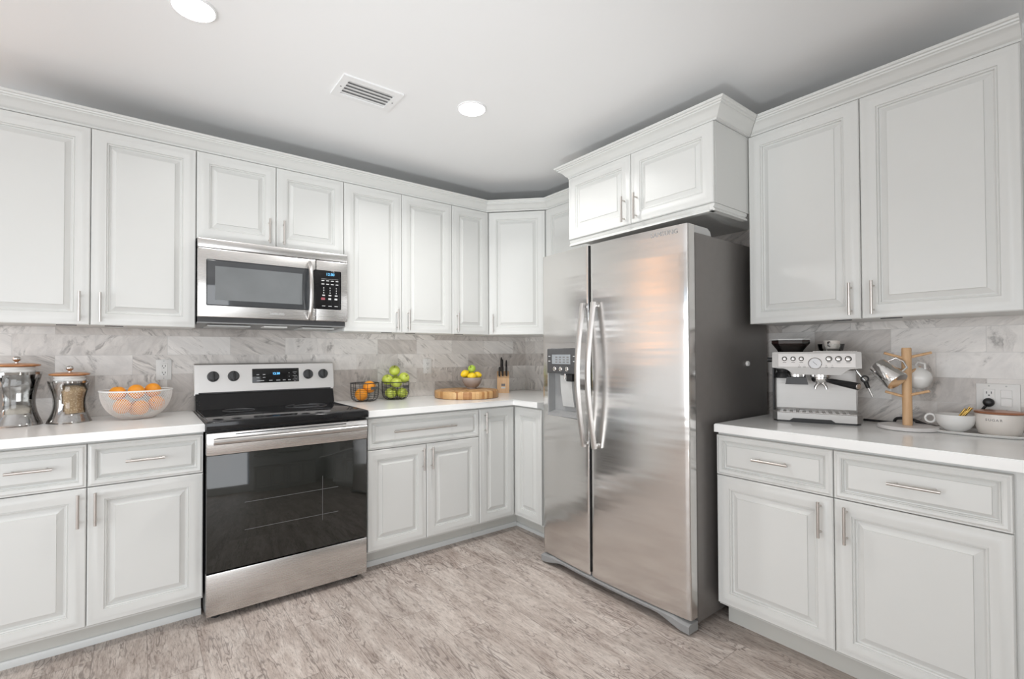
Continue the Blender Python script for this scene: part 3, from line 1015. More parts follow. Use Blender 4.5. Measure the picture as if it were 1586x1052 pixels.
MB().tube(ha, [0.010] + [0.0115] * 13 + [0.010], 14).build('door_handle', MT['handle'], md)
lettering('brand_lettering', 'SAMSUNG', 0.016, MT['print'], md, (0.37, -0.4004, 0.058), (PI / 2, 0, 0))
MB().box(XD + 0.001, MW, -0.400, -0.366, 0.030, 0.381, 0.005, 2).build('control_side', MT['steel'], mw)
cp = MB().box(XD - 0.012, MW - 0.040, -0.4024, -0.399, 0.098, 0.324, 0.005, 3).build('control_panel', MT['blackgloss'], mw)
lettering('clock_digits', '12:30', 0.022, MT['blue'], cp, (XD + 0.080, -0.4028, 0.302), (PI / 2, 0, 0))
kp = MB()
for i in range(4):
    for j in range(2):
        kp.box(XD + 0.030 + i * .027, XD + 0.046 + i * .027, -0.4031, -0.4022, 0.262 - j * .020, 0.267 - j * .020)
for i in range(3):
    for j in range(3):
        kp.box(XD + 0.041 + i * .036, XD + 0.045 + i * .036, -0.4031, -0.4022, 0.219 - j * .014, 0.226 - j * .014)
    kp.box(XD + 0.035 + i * .036, XD + 0.050 + i * .036, -0.4031, -0.4022, 0.176, 0.183)
    kp.box(XD + 0.033 + i * .036, XD + 0.052 + i * .036, -0.4031, -0.4022, 0.116, 0.119)
for i in (1, 2):
    kp.box(XD + 0.033 + i * .036, XD + 0.049 + i * .036, -0.4031, -0.4022, 0.154, 0.164)
kp.box(XD + 0.030, XD + 0.126, -0.4031, -0.4022, 0.2745, 0.2755)
kp.build('key_print', MT['print'], cp)
MB().box(XD + 0.028, XD + 0.050, -0.4031, -0.4022, 0.152, 0.166).build('stop_key', MT['redprint'], cp)

# ------------------------------------------------------------------ refrigerator
FXF = -0.800                         # plane of the door fronts
FY0, FY1, FG = -1.093, -2.048, -1.486
fz0, fz1 = 0.062, 1.808
rf = thing('refrigerator', 'tall stainless steel side-by-side refrigerator with ice and water dispenser', 'refrigerator', (0, 0, 0))
MB().box(-0.716, -0.03, FY1 + 0.002, FY0 - 0.002, 0.030, 1.777, 0.006, 2).build('body', MT['steelside'], rf)


def bow(y):
    t_ = (y - (FY0 + FY1) / 2) / ((FY1 - FY0) / 2)
    return FXF + 0.022 * t_ * t_


def fdoor(name, ya, yb, hole=None):
    """slightly bowed door slab with rounded vertical edges; hole = (y0, y1, z0, z1) cuts a recess opening"""
    n = 24
    m_ = MB()
    xb = -0.726
    ys = [ya + (yb - ya) * i / n for i in range(n + 1)]
    er = 0.010
    ring = [(xb, ya), (bow(ya) + er, ya)]
    for i in range(1, 4):
        a_ = PI / 2 * i / 4
        ring.append((bow(ya) + er - er * math.sin(a_), ya - er * (1 - math.cos(a_))))
    ring += [(bow(y), y) for y in ys if ya - er > y > yb + er]
    for i in range(3, 0, -1):
        a_ = PI / 2 * i / 4
        ring.append((bow(yb) + er - er * math.sin(a_), yb + er * (1 - math.cos(a_))))
    ring += [(bow(yb) + er, yb), (xb, yb)]
    if hole is None:
        m_.prism(ring, 'z', fz0, fz1)
    else:
        y0, y1, z0, z1 = hole
        m_.prism(ring, 'z', fz0, z0)
        m_.prism(ring, 'z', z1, fz1)
        left = [p for p in ring if p[1] >= y0 - 1e-6]
        right = [p for p in ring if p[1] <= y1 + 1e-6]
        m_.prism([(xb, y0)] + left + [(bow(y0), y0)] if left[-1][0] > -0.75 else left + [], 'z', z0, z1) if False else None
        lf = [p for p in ring if p[1] > y0 and p[0] < xb - 0.001]
        m_.prism([(xb, ya)] + lf + [(bow(y0), y0), (xb, y0)], 'z', z0, z1)
        rt = [p for p in ring if p[1] < y1 and p[0] < xb - 0.001]
        m_.prism([(xb, y1), (bow(y1), y1)] + rt + [(xb, yb)], 'z', z0, z1)
        m_.box(xb, xb + 0.012 - 0.02, y1, y0, z0, z1)
    return m_.build(name, MT['fsteel'], rf, 35)


DY0, DY1, DZ0, DZ1 = -1.150, -1.398, 0.872, 1.262
fd = fdoor('freezer_door', FY0, FG + 0.004, (DY0, DY1, DZ0, DZ1))
rd = fdoor('fridge_door', FG - 0.004, FY1)
MB().box(-0.7255, -0.7165, FY1 + 0.006, FY0 - 0.006, fz0 + 0.01, 1.774).build('body_gasket', MT['black'], rf)
dg = MB().box(FXF - 0.002, -0.735, FG - 0.0035, FG + 0.0035, fz0 + 0.02, fz1 - 0.004)
dg.build('door_gasket', MT['black'], rf)
# dispenser
xs = bow((DY0 + DY1) / 2)
ZM = 1.118
dpn = MB().box(xs - 0.006, -0.735, DY1 + 0.002, DY0 - 0.002, ZM, DZ1 - 0.002, 0.004, 2).build('dispenser_panel', MT['darkgrey'], fd)
MB().box(xs - 0.0072, xs - 0.005, DY1 + 0.055, DY0 - 0.045, 1.172, 1.226).build('dispenser_screen', MT['screen'], dpn)
q = MB()
for z in (1.180, 1.194, 1.208):
    for i in range(4):
        q.box(xs - 0.0078, xs - 0.0070, DY1 + 0.068 + i * .030, DY1 + 0.084 + i * .030, z, z + 0.006)
q.build('screen_icons', MT['darkprint'], dpn)
q = MB()
for z in (1.186, 1.214):
    q.box(xs - 0.0068, xs - 0.0058, DY0 - 0.030, DY0 - 0.014, z, z + 0.004)
    q.box(xs - 0.0068, xs - 0.0058, DY1 + 0.018, DY1 + 0.036, z, z + 0.004)
q.build('key_print', MT['print'], dpn)
for y in (-1.22, -1.268, -1.318):
    q = MB().lathe([(0.013, 0), (0.013, 0.006), (0.010, 0.008), (0.0, 0.008)], 18, True, False,
            mtx=Matrix.Translation((xs - 0.006, y, 1.144)) @ Matrix.Rotation(-PI / 2, 4, 'Y'))
    q.build('dispenser_button', MT['chrome'], dpn)
rc = MB()
rc.box(xs - 0.003, -0.735, DY0 - 0.004, DY0 - 0.012, DZ0 + 0.002, ZM)
rc.box(xs - 0.003, -0.735, DY1 + 0.004, DY1 + 0.012, DZ0 + 0.002, ZM)
rc.box(-0.742, -0.735, DY1 + 0.012, DY0 - 0.012, DZ0 + 0.002, ZM)
rc.prism([(xs - 0.004, DZ0 + 0.002), (xs - 0.004, DZ0 + 0.018), (-0.742, DZ0 + 0.030), (-0.742, DZ0 + 0.002)], 'y', DY1 + 0.012, DY0 - 0.012)
rco = rc.build('dispenser_recess', MT['grey'], fd)
q = MB()
q.prism([(-0.750, 1.108), (-0.778, 1.108), (-0.770, 1.010), (-0.755, 0.930), (-0.748, 0.930)], 'y', -1.330, -1.240)
q.build('dispenser_paddle', MT['lightgrey'], rco)
q = MB().tube([(-0.770, -1.275, 1.118), (-0.772, -1.275, 1.098), (-0.776, -1.275, 1.085)], 0.008, 12)
q.build('water_nozzle', MT['chrome'], rco)
MB().box(-0.790, -0.752, -1.345, -1.300, 1.075, 1.118, 0.004, 2).build('ice_chute', MT['black'], rco)


def fhandle(y, parent):
    pts, n = [], 26
    for i in range(n + 1):
        t_ = i / n
        pts.append((-0.822 - 0.046 * math.sin(PI * t_), y, 0.738 + t_ * 0.762))
    m_ = MB()
    rings = []
    for p in pts:
        x, yy, z = p
        rings.append([(x - 0.009, yy - 0.012, z), (x - 0.0125, yy - 0.006, z), (x - 0.0125, yy + 0.006, z), (x - 0.009, yy + 0.012, z), (x + 0.006, yy + 0.013, z), (x + 0.010, yy, z), (x + 0.006, yy - 0.013, z)])
    m_.loops(rings)
    for z in (0.742, 1.474):
        m_.box(-0.828, bow(y) + 0.004, y - 0.008, y + 0.008, z, z + 0.022, 0.002, 1)
    return m_.build('door_handle', MT['handle'], parent, 50)


fhandle(-1.462, fd)
fhandle(-1.536, rd)
lettering('brand_lettering', 'SAMSUNG', 0.030, MT['grey'], rd, (bow(-1.935) - 0.0006, -1.935, 1.780), (PI / 2, 0, -PI / 2 + 0.064))
# hinge covers, kick plate, feet
for (ya, yb) in ((FY1 + 0.010, FY1 + 0.075), (FY0 - 0.010, FY0 - 0.075)):
    MB().prism([(-0.770, 1.777), (-0.770, 1.802), (-0.752, 1.812), (-0.60, 1.812), (-0.575, 1.800), (-0.565, 1.777)], 'y', ya, yb).build('hinge_cover', MT['lightgrey'], rf)
kp = MB()
n = 24
rings = []
for i in range(n + 1):
    t_ = -1 + 2 * i / n
    y = (FY0 + FY1) / 2 + t_ * (FY1 - FY0) / 2
    e_ = min(1.0, max(0.0, (abs(t_) - 0.62) / 0.36))
    e_ = e_ * e_ * (3 - 2 * e_)
    zb = 0.040 - 0.032 * e_
    zt = 0.057 - 0.010 * min(1.0, max(0.0, (abs(t_) - 0.86) / 0.08))
    x = bow(y) - 0.004 - 0.012 * e_
    rings.append([(x, y, zb), (x - 0.003, y, zt - 0.006), (x + 0.010, y, zt), (x + 0.07, y, zt), (x + 0.07, y, zb)])
kp.loops(rings)
kp.build('kick_plate', MT['grey'], rf, 40)
for y in (FY0 - 0.06, FY1 + 0.06):
    MB().lathe([(0.02, 0.0), (0.02, 0.030), (0.02, 0.036)], 16, cx=-0.70, cy=y).build('foot', MT['black'], rf)
for y in (FY0 - 0.06, FY1 + 0.06):
    MB().lathe([(0.02, 0.0), (0.02, 0.030), (0.02, 0.036)], 16, cx=-0.10, cy=y).build('foot', MT['black'], rf)
mg = MB().lathe([(0.013, 0.0), (0.013, 0.008), (0.010, 0.011), (0.0, 0.011)], 24, True, False, mtx=Matrix.Rotation(PI / 2, 4, 'X'))
mg = mg.build('magnet', MT['whiteplastic'], None, 40, (-0.252, FY1 + 0.002, 1.178))
tag(mg, 'small round white magnet on the grey side of the refrigerator', 'magnet')

# ------------------------------------------------------------------ outlets and switch


def outlet(label, x, z, axis='y', double=False):
    """wall plate; local x along the wall, y into the wall, front at y = -0.006"""
    loc = (x, 0.0, z) if axis == 'y' else (0.0, x, z)
    t = thing('wall_outlet' if not double else 'outlet_and_switch', label, 'outlet', loc, 0 if axis == 'y' else RIGHT, None)
    w = 0.070 if not double else 0.122
    MB().box(-w / 2, w / 2, -0.006, 0.0, -0.056, 0.056, 0.002, 2).build('wall_plate', MT['whiteplastic'], t)
    cx = 0.0 if not double else -0.024
    rc_ = MB().box(cx - 0.017, cx + 0.017, -0.0078, -0.005, -0.034, 0.034, 0.0012, 1).build('receptacle', MT['whiteplastic'], t)
    q_ = MB()
    for dz in (-0.018, 0.018) if not double else (0.018,):
        q_.box(cx - 0.008, cx - 0.0056, -0.0084, -0.0076, dz - 0.002, dz + 0.007)
        q_.box(cx + 0.0056, cx + 0.008, -0.0084, -0.0076, dz - 0.002, dz + 0.007)
        q_.lathe([(0.0026, 0), (0.0026, 0.0006), (0.0, 0.0006)], 12, True, False, mtx=Matrix.Translation((cx, -0.0077, dz - 0.008)) @ Matrix.Rotation(PI / 2, 4, 'X'))
    q_.build('socket_slot', MT['slotdark'], rc_)
    if double:
        for k_ in (0, 1):
            MB().box(0.008, 0.040, -0.0088, -0.005, 0.001 - 0.033 * k_, 0.032 - 0.033 * k_, 0.0012, 1).build('switch_rocker', MT['whiteplastic'], t)
    for sx in ((0.0,) if not double else (-0.024, 0.024)):
        for sz in (-0.047, 0.047):
            sc = MB().lathe([(0.003, 0), (0.003, 0.0008), (0.0, 0.0008)], 10, True, False, mtx=Matrix.Translation((sx, -0.0058, sz)) @ Matrix.Rotation(PI / 2, 4, 'X'))
            sc.build('plate_screw', MT['lightgrey'], t)
    return t


outlet('white wall outlet between the mesh bowl and the range', -2.596, 1.151)
outlet('white wall outlet between the green apples and the lemon bowl', -0.966, 1.140)
outlet('white double plate with a socket and rocker switches above the sugar jar', -2.902, 1.051, 'x', True)

# ------------------------------------------------------------------ ceiling vent and downlights
vt = thing('ceiling_vent', 'white rectangular air vent with louvres in the ceiling', 'vent', (-1.827, -1.000, CEIL))
q = MB()
for (a, b_, c_, d_) in ((-.147, .147, -.100, -.070), (-.147, .147, .070, .100), (-.147, -.112, -.070, .070), (.112, .147, -.070, .070)):
    q.box(a, b_, c_, d_, -0.008, 0.0)
q.build('frame', MT['trim_white'], vt)
for i in range(5):
    y = -0.056 + i * 0.028
    MB().prism([(y - 0.013, -0.0075), (y - 0.012, -0.0085), (y + 0.013, -0.001), (y + 0.012, 0.0)], 'x', -0.112, 0.112).build('louvre', MT['trim_white'], vt)
MB().box(-.112, .112, -.070, .070, -0.0012, 0.0).build('backing', MT['grey'], vt)
for x in (-.129, .129):
    MB().lathe([(0.004, 0), (0.004, -0.0015), (0.0, -0.0015)], 10, True, False, cx=x, cz=-0.008).build('screw', MT['grey'], vt)


def downlight(label, x, y, power):
    t = thing('downlight', label, 'ceiling light', (x, y, CEIL), 0, 'recessed ceiling lights')
    MB().lathe([(0.075, 0.0), (0.075, -0.004), (0.070, -0.007), (0.068, -0.007), (0.0665, -0.003), (0.0665, 0.0)], 40, False, False).build('trim_ring', MT['trim_white'], t)
    MB().lathe([(0.066, -0.001), (0.066, -0.0075), (0.036, -0.010), (0.0, -0.0105)], 40, True, False).build('lens', MT['lamp'], t)
    l = area_light('downlight_lamp', (x, y, CEIL - 0.014), (0, 0, 0), 0.12, 0.12, power, (1.0, 0.99, 0.975), 'DISK', math.radians(142))
    return t


downlight('round recessed ceiling light above the range, at the top edge of the photo', -2.551, -1.176, 2.6)
downlight('round recessed ceiling light beside the ceiling vent', -1.340, -1.182, 10.0)

# ------------------------------------------------------------------ counter things, back wall
ZK = ZC + 0.0002


def canister(label, x, y, h, rb, fill_z, fill_mat, fill_name, win):
    """waisted polished canister with a clear window, wooden lid and metal knob"""
    t = thing('canister', label, 'jar', (x, y, ZK), 0, None)
    hb_ = h * 0.80                        # shell height

    def rad(z):
        k_ = min(1.0, z / hb_)
        return rb * (1.0 - 0.27 * math.sin(PI * k_ ** 0.85) ** 1.3 - 0.05 * k_)
    zs = [hb_ * i / 22 for i in range(23)]
    a_win0, a_win1 = win
    z_lo, z_hi = hb_ * 0.24, hb_ * 0.97
    n_ = 72
    m_ = MB()
    grid = [[m_.bm.verts.new((rad(z) * math.cos(2 * PI * k_ / n_), rad(z) * math.sin(2 * PI * k_ / n_), z)) for k_ in range(n_)] for z in zs]
    for i in range(22):
        zm = (zs[i] + zs[i + 1]) / 2
        for k_ in range(n_):
            a_ = 2 * PI * (k_ + 0.5) / n_
            mid = (a_win0 + a_win1) / 2
            half = (a_win1 - a_win0) / 2
            # window narrows towards its top and bottom like a rounded pane
            kk = (zm - z_lo) / (z_hi - z_lo)
            wv = half * (1 - 0.22 * (2 * kk - 1) ** 4) if 0 < kk < 1 else 0
            if abs((a_ - mid + PI) % (2 * PI) - PI) < wv:
                continue
            j = (k_ + 1) % n_
            m_.bm.faces.new((grid[i][k_], grid[i][j], grid[i + 1][j], grid[i + 1][k_]))
    bmesh.ops.solidify(m_.bm, geom=m_.bm.faces[:], thickness=0.0015)
    m_.build('steel_shell', MT['chrome'], t, 60)
    ri = [(max(rad(z) - 0.004, 0.01), z) for z in zs[:18]] + [(rb * 0.70, hb_ * 0.90), (rb * 0.69, hb_)]
    MB().lathe([(0.001, 0.004)] + [(r, max(z, 0.004)) for r, z in ri[1:]], 48, False, False).build('glass_liner', MT['glass'], t, 60)
    fz = hb_ * fill_z
    prof_ = [(max(rad(z) - 0.007, 0.01), z) for z in zs if hb_ * 0.22 <= z <= fz and z < hb_ * 0.80]
    fm = MB().lathe([(0.001, prof_[0][1])] + prof_ + [(prof_[-1][0] * 0.86, fz), (prof_[-1][0] * 0.5, fz + 0.008), (0.001, fz + 0.010)], 40, False, False)
    fm.build(fill_name, fill_mat, t, 60)
    rt = rb * 0.72
    z = hb_
    MB().lathe([(rt - .006, z - .008), (rt - .004, z), (rt - .001, z + .006), (rt - .001, z + .011), (rt - .007, z + .012), (rt - .007, z + .016), (rt - .002, z + .017), (rt - .002, z + .023), (rt - .01, z + .024)], 48).build('lid_gasket', MT['whiteplastic'], t)
    z += 0.0245
    lid = MB().lathe([(rt - .004, z), (rb * 0.86, z + .002), (rb * 0.90, z + .006), (rb * 0.88, z + .010), (rt - .008, z + .015), (0.002, z + .017)], 56).build('wooden_lid', MT['lidwood'], t, 50)
    z += 0.016
    MB().lathe([(0.007, z), (0.006, z + .006), (0.008, z + .009), (0.014, z + .014), (0.0155, z + .021), (0.012, z + .028), (0.004, z + .031)], 24).build('lid_knob', MT['chrome'], lid, 60)
    return t


canister('taller polished canister with a wooden lid at the left edge, holding little pale sugar', -3.146, -0.180, 0.300, 0.090, 0.34, MT['flour'], 'pale_sugar', (math.radians(238), math.radians(330)))
canister('shorter polished canister with a wooden lid, filled with oats, beside the mesh bowl', -2.966, -0.185, 0.243, 0.083, 0.84, MT['oats'], 'oats', (math.radians(252), math.radians(345)))


def orange(label, x, y, z, r=0.036, rot=(0.3, 0.2, 0), group=None):
    m_ = MB().ball((0, 0, 0), r, 1, 1, 0.95, 24, 14)
    for v in m_.bm.verts:
        d_ = math.hypot(v.co.x, v.co.y) / r
        if v.co.z > 0 and d_ < 0.3:
            v.co.z -= 0.10 * r * (1 - d_ / 0.3)
    o_ = m_.build('orange', MT['orange'], None, 70, (x, y, z), rot)
    MB().lathe([(0.004, 0), (0.0035, 0.0025), (0.0, 0.003)], 10, True, False, cz=r * 0.845).build('navel', MT['stem'], o_)
    return tag(o_, label, 'fruit', group)


def settle(items, r, rmax, zmin):
    """push round fruit apart and keep it inside a round vessel whose inner radius at height z is rmax(z)"""
    P = [Vector(t_[:3]) for t_ in items]
    top = max(p_.z for p_ in P)
    for _ in range(400):
        for i in range(len(P)):
            for j in range(i):
                d_ = P[i] - P[j]
                L = max(d_.length, 1e-5)
                if L < 2.02 * r:
                    d_ *= (2.02 * r - L) / L * 0.5
                    P[i] += d_
                    P[j] -= d_
        for p_ in P:
            p_.z = max(p_.z, zmin + r)
            for k_ in range(-6, 7):
                zz = p_.z + r * k_ / 7
                h_ = r * math.sqrt(1 - (k_ / 7) ** 2)
                lim = rmax(zz)
                if lim is None:
                    continue
                rr = math.hypot(p_.x, p_.y)
                if rr + h_ > lim and rr > 1e-6:
                    f_ = max(0.0, lim - h_) / rr
                    p_.x *= f_ + (1 - f_) * 0.3
                    p_.y *= f_ + (1 - f_) * 0.3
                    p_.z += 0.0004 if k_ < 0 else 0
    return [(p_.x, p_.y, p_.z) + tuple(t_[3:]) for p_, t_ in zip(P, items)]


# white wire-mesh bowl with oranges
BX, BY, BR, BH = -2.712, -0.215, 0.146, 0.140


def bowl_r(z):
    k_ = z / BH
    k_ = min(max(k_, 0.0), 1.0)
    return 0.052 + (BR - 0.052) * (1 - (1 - k_) ** 2.1) ** 0.62


bt = thing('mesh_bowl', 'white wire mesh bowl of oranges on the counter left of the range', 'bowl', (BX, BY, ZK))
wm = MB()
ns = 84
for sgn in (1, -1):
    for i in range(ns):
        a0_ = 2 * PI * i / ns
        pts = []
        for j in range(13):
            z = 0.003 + (BH - 0.004) * (j / 12) ** 1.15
            a_ = a0_ + sgn * 0.85 * (j / 12)
            r_ = bowl_r(z)
            pts.append((r_ * math.cos(a_), r_ * math.sin(a_), z))
        wm.tube(pts, 0.00105, 3, caps=False)
wm.build('wire_mesh', MT['meshwhite'], bt, 70)
MB().tube([(BR * math.cos(2 * PI * i / 64), BR * math.sin(2 * PI * i / 64), BH) for i in range(64)], 0.0042, 10, closed=True).build('rim', MT['meshwhite'], bt, 70)
MB().lathe([(0.052, 0.0), (0.055, 0.003), (0.050, 0.005), (0.0, 0.005)], 40, True, False).build('base_disc', MT['meshwhite'], bt, 60)
spots = [(-0.075, -0.020, 0.128, 'leftmost of the three oranges showing above the rim of the white mesh bowl'),
         (0.002, -0.040, 0.134, 'middle of the three oranges showing above the rim of the white mesh bowl'),
         (0.062, -0.015, 0.128, 'rightmost of the three oranges showing above the rim of the white mesh bowl'),
         (-0.052, -0.068, 0.064, 'orange seen through the front mesh at lower left in the white bowl'),
         (0.020, -0.074, 0.058, 'orange seen through the front mesh at lower centre in the white bowl'),
         (0.078, -0.048, 0.074, 'orange seen through the mesh at lower right in the white bowl'),
         (-0.004, 0.010, 0.050, 'lowest orange in the middle of the white mesh bowl')]
spots = settle(spots, 0.0365, lambda z: (bowl_r(z) - 0.0025) if z < BH else None, 0.0055)
for i, (dx, dy, dz, lb) in enumerate(spots):
    orange(lb, BX + dx, BY + dy, ZK + dz, 0.036, (0.5 * i, 0.9 * i, i), 'oranges in the white mesh bowl')

# two black wire baskets


def wire_basket(label, x, y, rot):
    t = thing('wire_basket', label, 'basket', (x, y, ZK), rot)
    R_, H_ = 0.093, 0.122
    prof_ = [(0.012, 0.0025), (0.055, 0.0025), (0.072, 0.008), (0.085, 0.022), (0.0905, 0.042), (0.0925, 0.075), (R_, H_)]
    ribs = MB()
    for i in range(12):
        a_ = 2 * PI * i / 12
        ribs.tube([(r * math.cos(a_), r * math.sin(a_), z) for r, z in prof_], 0.0016, 6)
    ribs.build('upright_wires', MT['black'], t, 70)
    hoops = MB()
    for (r, z) in ((0.040, 0.0025), (0.072, 0.008), (0.082, 0.018), (0.0875, 0.030), (0.0905, 0.042), (0.0915, 0.054), (0.0922, 0.066), (0.0925, 0.078), (0.0928, 0.090)):
        hoops.tube([(r * math.cos(2 * PI * k_ / 40), r * math.sin(2 * PI * k_ / 40), z) for k_ in range(40)], 0.0011, 5, closed=True)
    hoops.build('hoop_wires', MT['black'], t, 70)
    MB().tube([(R_ * math.cos(2 * PI * k_ / 48), R_ * math.sin(2 * PI * k_ / 48), H_) for k_ in range(48)], 0.0028, 8, closed=True).build('rim', MT['black'], t, 70)
    pl = MB()
    n_ = 8
    rr = []
    for r in (R_ + 0.001, R_ + 0.003):
        pass
    a_ = [-PI / 2 + 0.30 * (k_ / n_ - 0.5) * 2 for k_ in range(n_ + 1)]
    pl.loops([[((R_ + d_) * math.cos(q_), (R_ + d_) * math.sin(q_), z_) for (d_, z_) in ((0.001, 0.082), (0.004, 0.082), (0.004, 0.100), (0.001, 0.100))] for q_ in a_])
    pl.build('name_plate', MT['gold'] if False else MT['darkgrey'], t)
    return t


def basket_r(z):
    return 0.0895 - 0.0025 if z > 0.04 else 0.058 + 0.029 * math.sqrt(max(0.0, 1 - (1 - max(z, 0.004) / 0.04) ** 2))


K1 = (-1.500, -0.120)
K2 = (-1.280, -0.120)
wire_basket('black wire basket holding two oranges, nearest the range', K1[0], K1[1], 0.35)
wire_basket('black wire basket heaped with green apples', K2[0], K2[1], 0.45)
orange('orange low at the left inside the black wire basket', K1[0] - 0.032, K1[1] - 0.022, ZK + 0.0475, 0.042, (0.4, 0.3, 1))
orange('orange higher at the right, rising above the rim of the black wire basket', K1[0] + 0.034, K1[1] + 0.006, ZK + 0.0935, 0.042, (1.0, 0.6, 2))


def apple(label, x, y, z, r=0.040, rot=(0, 0, 0), group='green apples in the wire basket', cat='fruit', name='apple', mat='apple'):
    prof_ = []
    for i in range(25):
        th = PI * i / 24
        rr = math.sin(th) * (1 + 0.05 * math.cos(th))
        zz = -math.cos(th) * 0.92
        if i >= 18:
            zz -= 0.42 * ((i - 17) / 7) ** 2.2 * (1 - rr) * 1.2
        if i <= 4:
            zz += 0.16 * ((5 - i) / 5) ** 2
        prof_.append((max(rr, 0.004) * r * 1.02, zz * r))
    o_ = MB().lathe(prof_, 28).build(name, MT[mat], None, 75, (x, y, z), rot)
    zt = prof_[-1][1]
    MB().tube([(0, 0, zt - 0.001), (0.002, 0, zt + 0.012), (0.006, 0.001, zt + 0.021)], [0.0014, 0.0016, 0.0022], 7).build('stem', MT['stem'], o_)
    return tag(o_, label, cat, group)


heap = [
        (-0.045, -0.020, 0.047, (0.4, 0.2, 0), 'green apple low at the left inside the wire basket'),
        (0.040, -0.030, 0.046, (0.2, 0.6, 1), 'green apple low at the right inside the wire basket'),
        (0.000, 0.045, 0.047, (0.5, -0.4, 2), 'green apple low at the back inside the wire basket'),
        (-0.060, 0.018, 0.125, (0.3, -0.5, 0.4), 'green apple at the left of the heap, just above the basket rim'),
        (-0.008, -0.046, 0.117, (0.15, 0.1, 1.2), 'pale green apple front and centre of the heap above the basket rim'),
        (0.056, -0.022, 0.120, (1.0, 0.25, 0.2), 'pale green apple at the right of the heap with its stem hollow facing out'),
        (0.050, 0.052, 0.124, (0.2, 0.3, 2.0), 'green apple at the back right of the heap'),
        (-0.004, 0.020, 0.178, (0.35, -0.2, 0.0), 'green apple on the very top of the heap')]
heap = settle(heap, 0.0385, lambda z: basket_r(z) if z < 0.122 else None, 0.0045)
for (dx, dy, dz, rot, lb) in heap:
    apple(lb, K2[0] + dx, K2[1] + dy, ZK + dz, 0.0375, rot)

# round butcher-block board, bowl of lemons
CBX, CBY, CBR, CBH = -0.802, -0.292, 0.232, 0.054
cb = MB().lathe([(CBR - 0.012, 0.0), (CBR - 0.003, 0.003), (CBR, 0.010), (CBR, CBH - 0.008), (CBR - 0.004, CBH - 0.002), (CBR - 0.010, CBH), (0.0, CBH)], 96, True, False)
cbo = cb.build('cutting_board', MT['butcher'], None, 40, (CBX, CBY, ZK))
tag(cbo, 'thick round butcher-block board under the lemon bowl', 'cutting board')
LX, LY, LZ = -0.722, -0.240, ZK + CBH + 0.0003
lb_ = thing('fruit_bowl', 'small grey-brown stoneware bowl of lemons on the round board', 'bowl', (LX, LY, LZ))
MB().lathe([(0.036, 0.0), (0.038, 0.004), (0.036, 0.010), (0.052, 0.022), (0.066, 0.042), (0.073, 0.064), (0.0735, 0.082), (0.0715, 0.084), (0.069, 0.082), (0.068, 0.064), (0.060, 0.042), (0.044, 0.024), (0.0, 0.018)], 56, True, False).build('bowl_body', MT['stone'], lb_, 50)


def lemon(label, x, y, z, rot, mat='lemon', r=0.029):
    prof_ = []
    for i in range(23):
        th = PI * i / 22
        zz = -math.cos(th)
        rr = math.sin(th)
        e_ = abs(zz) ** 10 * 0.22
        prof_.append((max(rr ** 0.95, 0.02) * r, (zz * 1.12 + math.copysign(e_, zz)) * r))
    o_ = MB().lathe(prof_, 24).build('lemon', MT[mat], None, 75, (x, y, z), rot)
    MB().lathe([(0.003, 0), (0.002, 0.002), (0.0, 0.002)], 8, True, False, cz=prof_[-1][1] - 0.0006).build('stem_end', MT['stem'], o_)
    return tag(o_, label, 'fruit', 'lemons in the stoneware bowl')


citrus = [(-0.040, 0.012, 0.100, (0.5, 1.1, 0.4), 'lemon at the left in the stoneware bowl, a little behind the others'),
          (-0.016, -0.036, 0.083, (PI / 2, 0, 1.2), 'lemon at the front left of the stoneware bowl, under the green lime'),
          (0.040, -0.012, 0.086, (PI / 2, 0.2, 0.7), 'lemon at the right of the stoneware bowl'),
          (0.016, 0.040, 0.082, (PI / 2, 0, 0.1), 'lemon at the back of the stoneware bowl, mostly hidden'),
          (0.008, 0.000, 0.129, (0.3, -0.9, 0), '')]


def dish_r(z):
    if z > 0.086:
        return None
    pr_ = [(0.018, 0.0), (0.024, 0.044), (0.042, 0.060), (0.064, 0.068), (0.087, 0.069)]
    for (z0, r0), (z1, r1) in zip(pr_[:-1], pr_[1:]):
        if z <= z1:
            return max(0.0, r0 + (r1 - r0) * max(0.0, z - z0) / (z1 - z0)) - 0.001
    return 0.068


citrus = settle(citrus, 0.0305, dish_r, 0.019)
for (dx, dy, dz, rot, lab) in citrus[:4]:
    lemon(lab, LX + dx, LY + dy, LZ + dz, rot, r=0.0272)
dx, dy, dz, rot, lab = citrus[4]
apple('round green lime topping the pile of lemons', LX + dx, LY + dy, LZ + dz + 0.003, 0.0295, rot, None, 'fruit', 'lime', 'lime')

# knife block
KX, KY, KR = -0.350, -0.135, -0.62
kb_ = thing('knife_block', 'light wooden knife block in the corner beside the round board', 'knife block', (KX, KY, ZK), KR)
kb2 = MB().prism([(-0.055, 0.0), (0.060, 0.0), (0.060, 0.162), (0.035, 0.172), (-0.055, 0.118)], 'x', -0.048, 0.048)
kbo = kb2.build('block_body', MT['beech'], kb_, 30)
MB().box(-0.015, 0.015, -0.0558, -0.0545, 0.056, 0.074).build('dark_emblem', MT['darkprint'], kbo)
MB().box(-0.017, 0.017, -0.0558, -0.0545, 0.036, 0.048).build('pale_emblem', MT['print'], kbo)
# knives leave the sloped top at right angles to it
sl_n = Vector((0, -0.054, 0.090)).normalized()
Rk = Matrix.Rotation(KR, 4, 'Z')


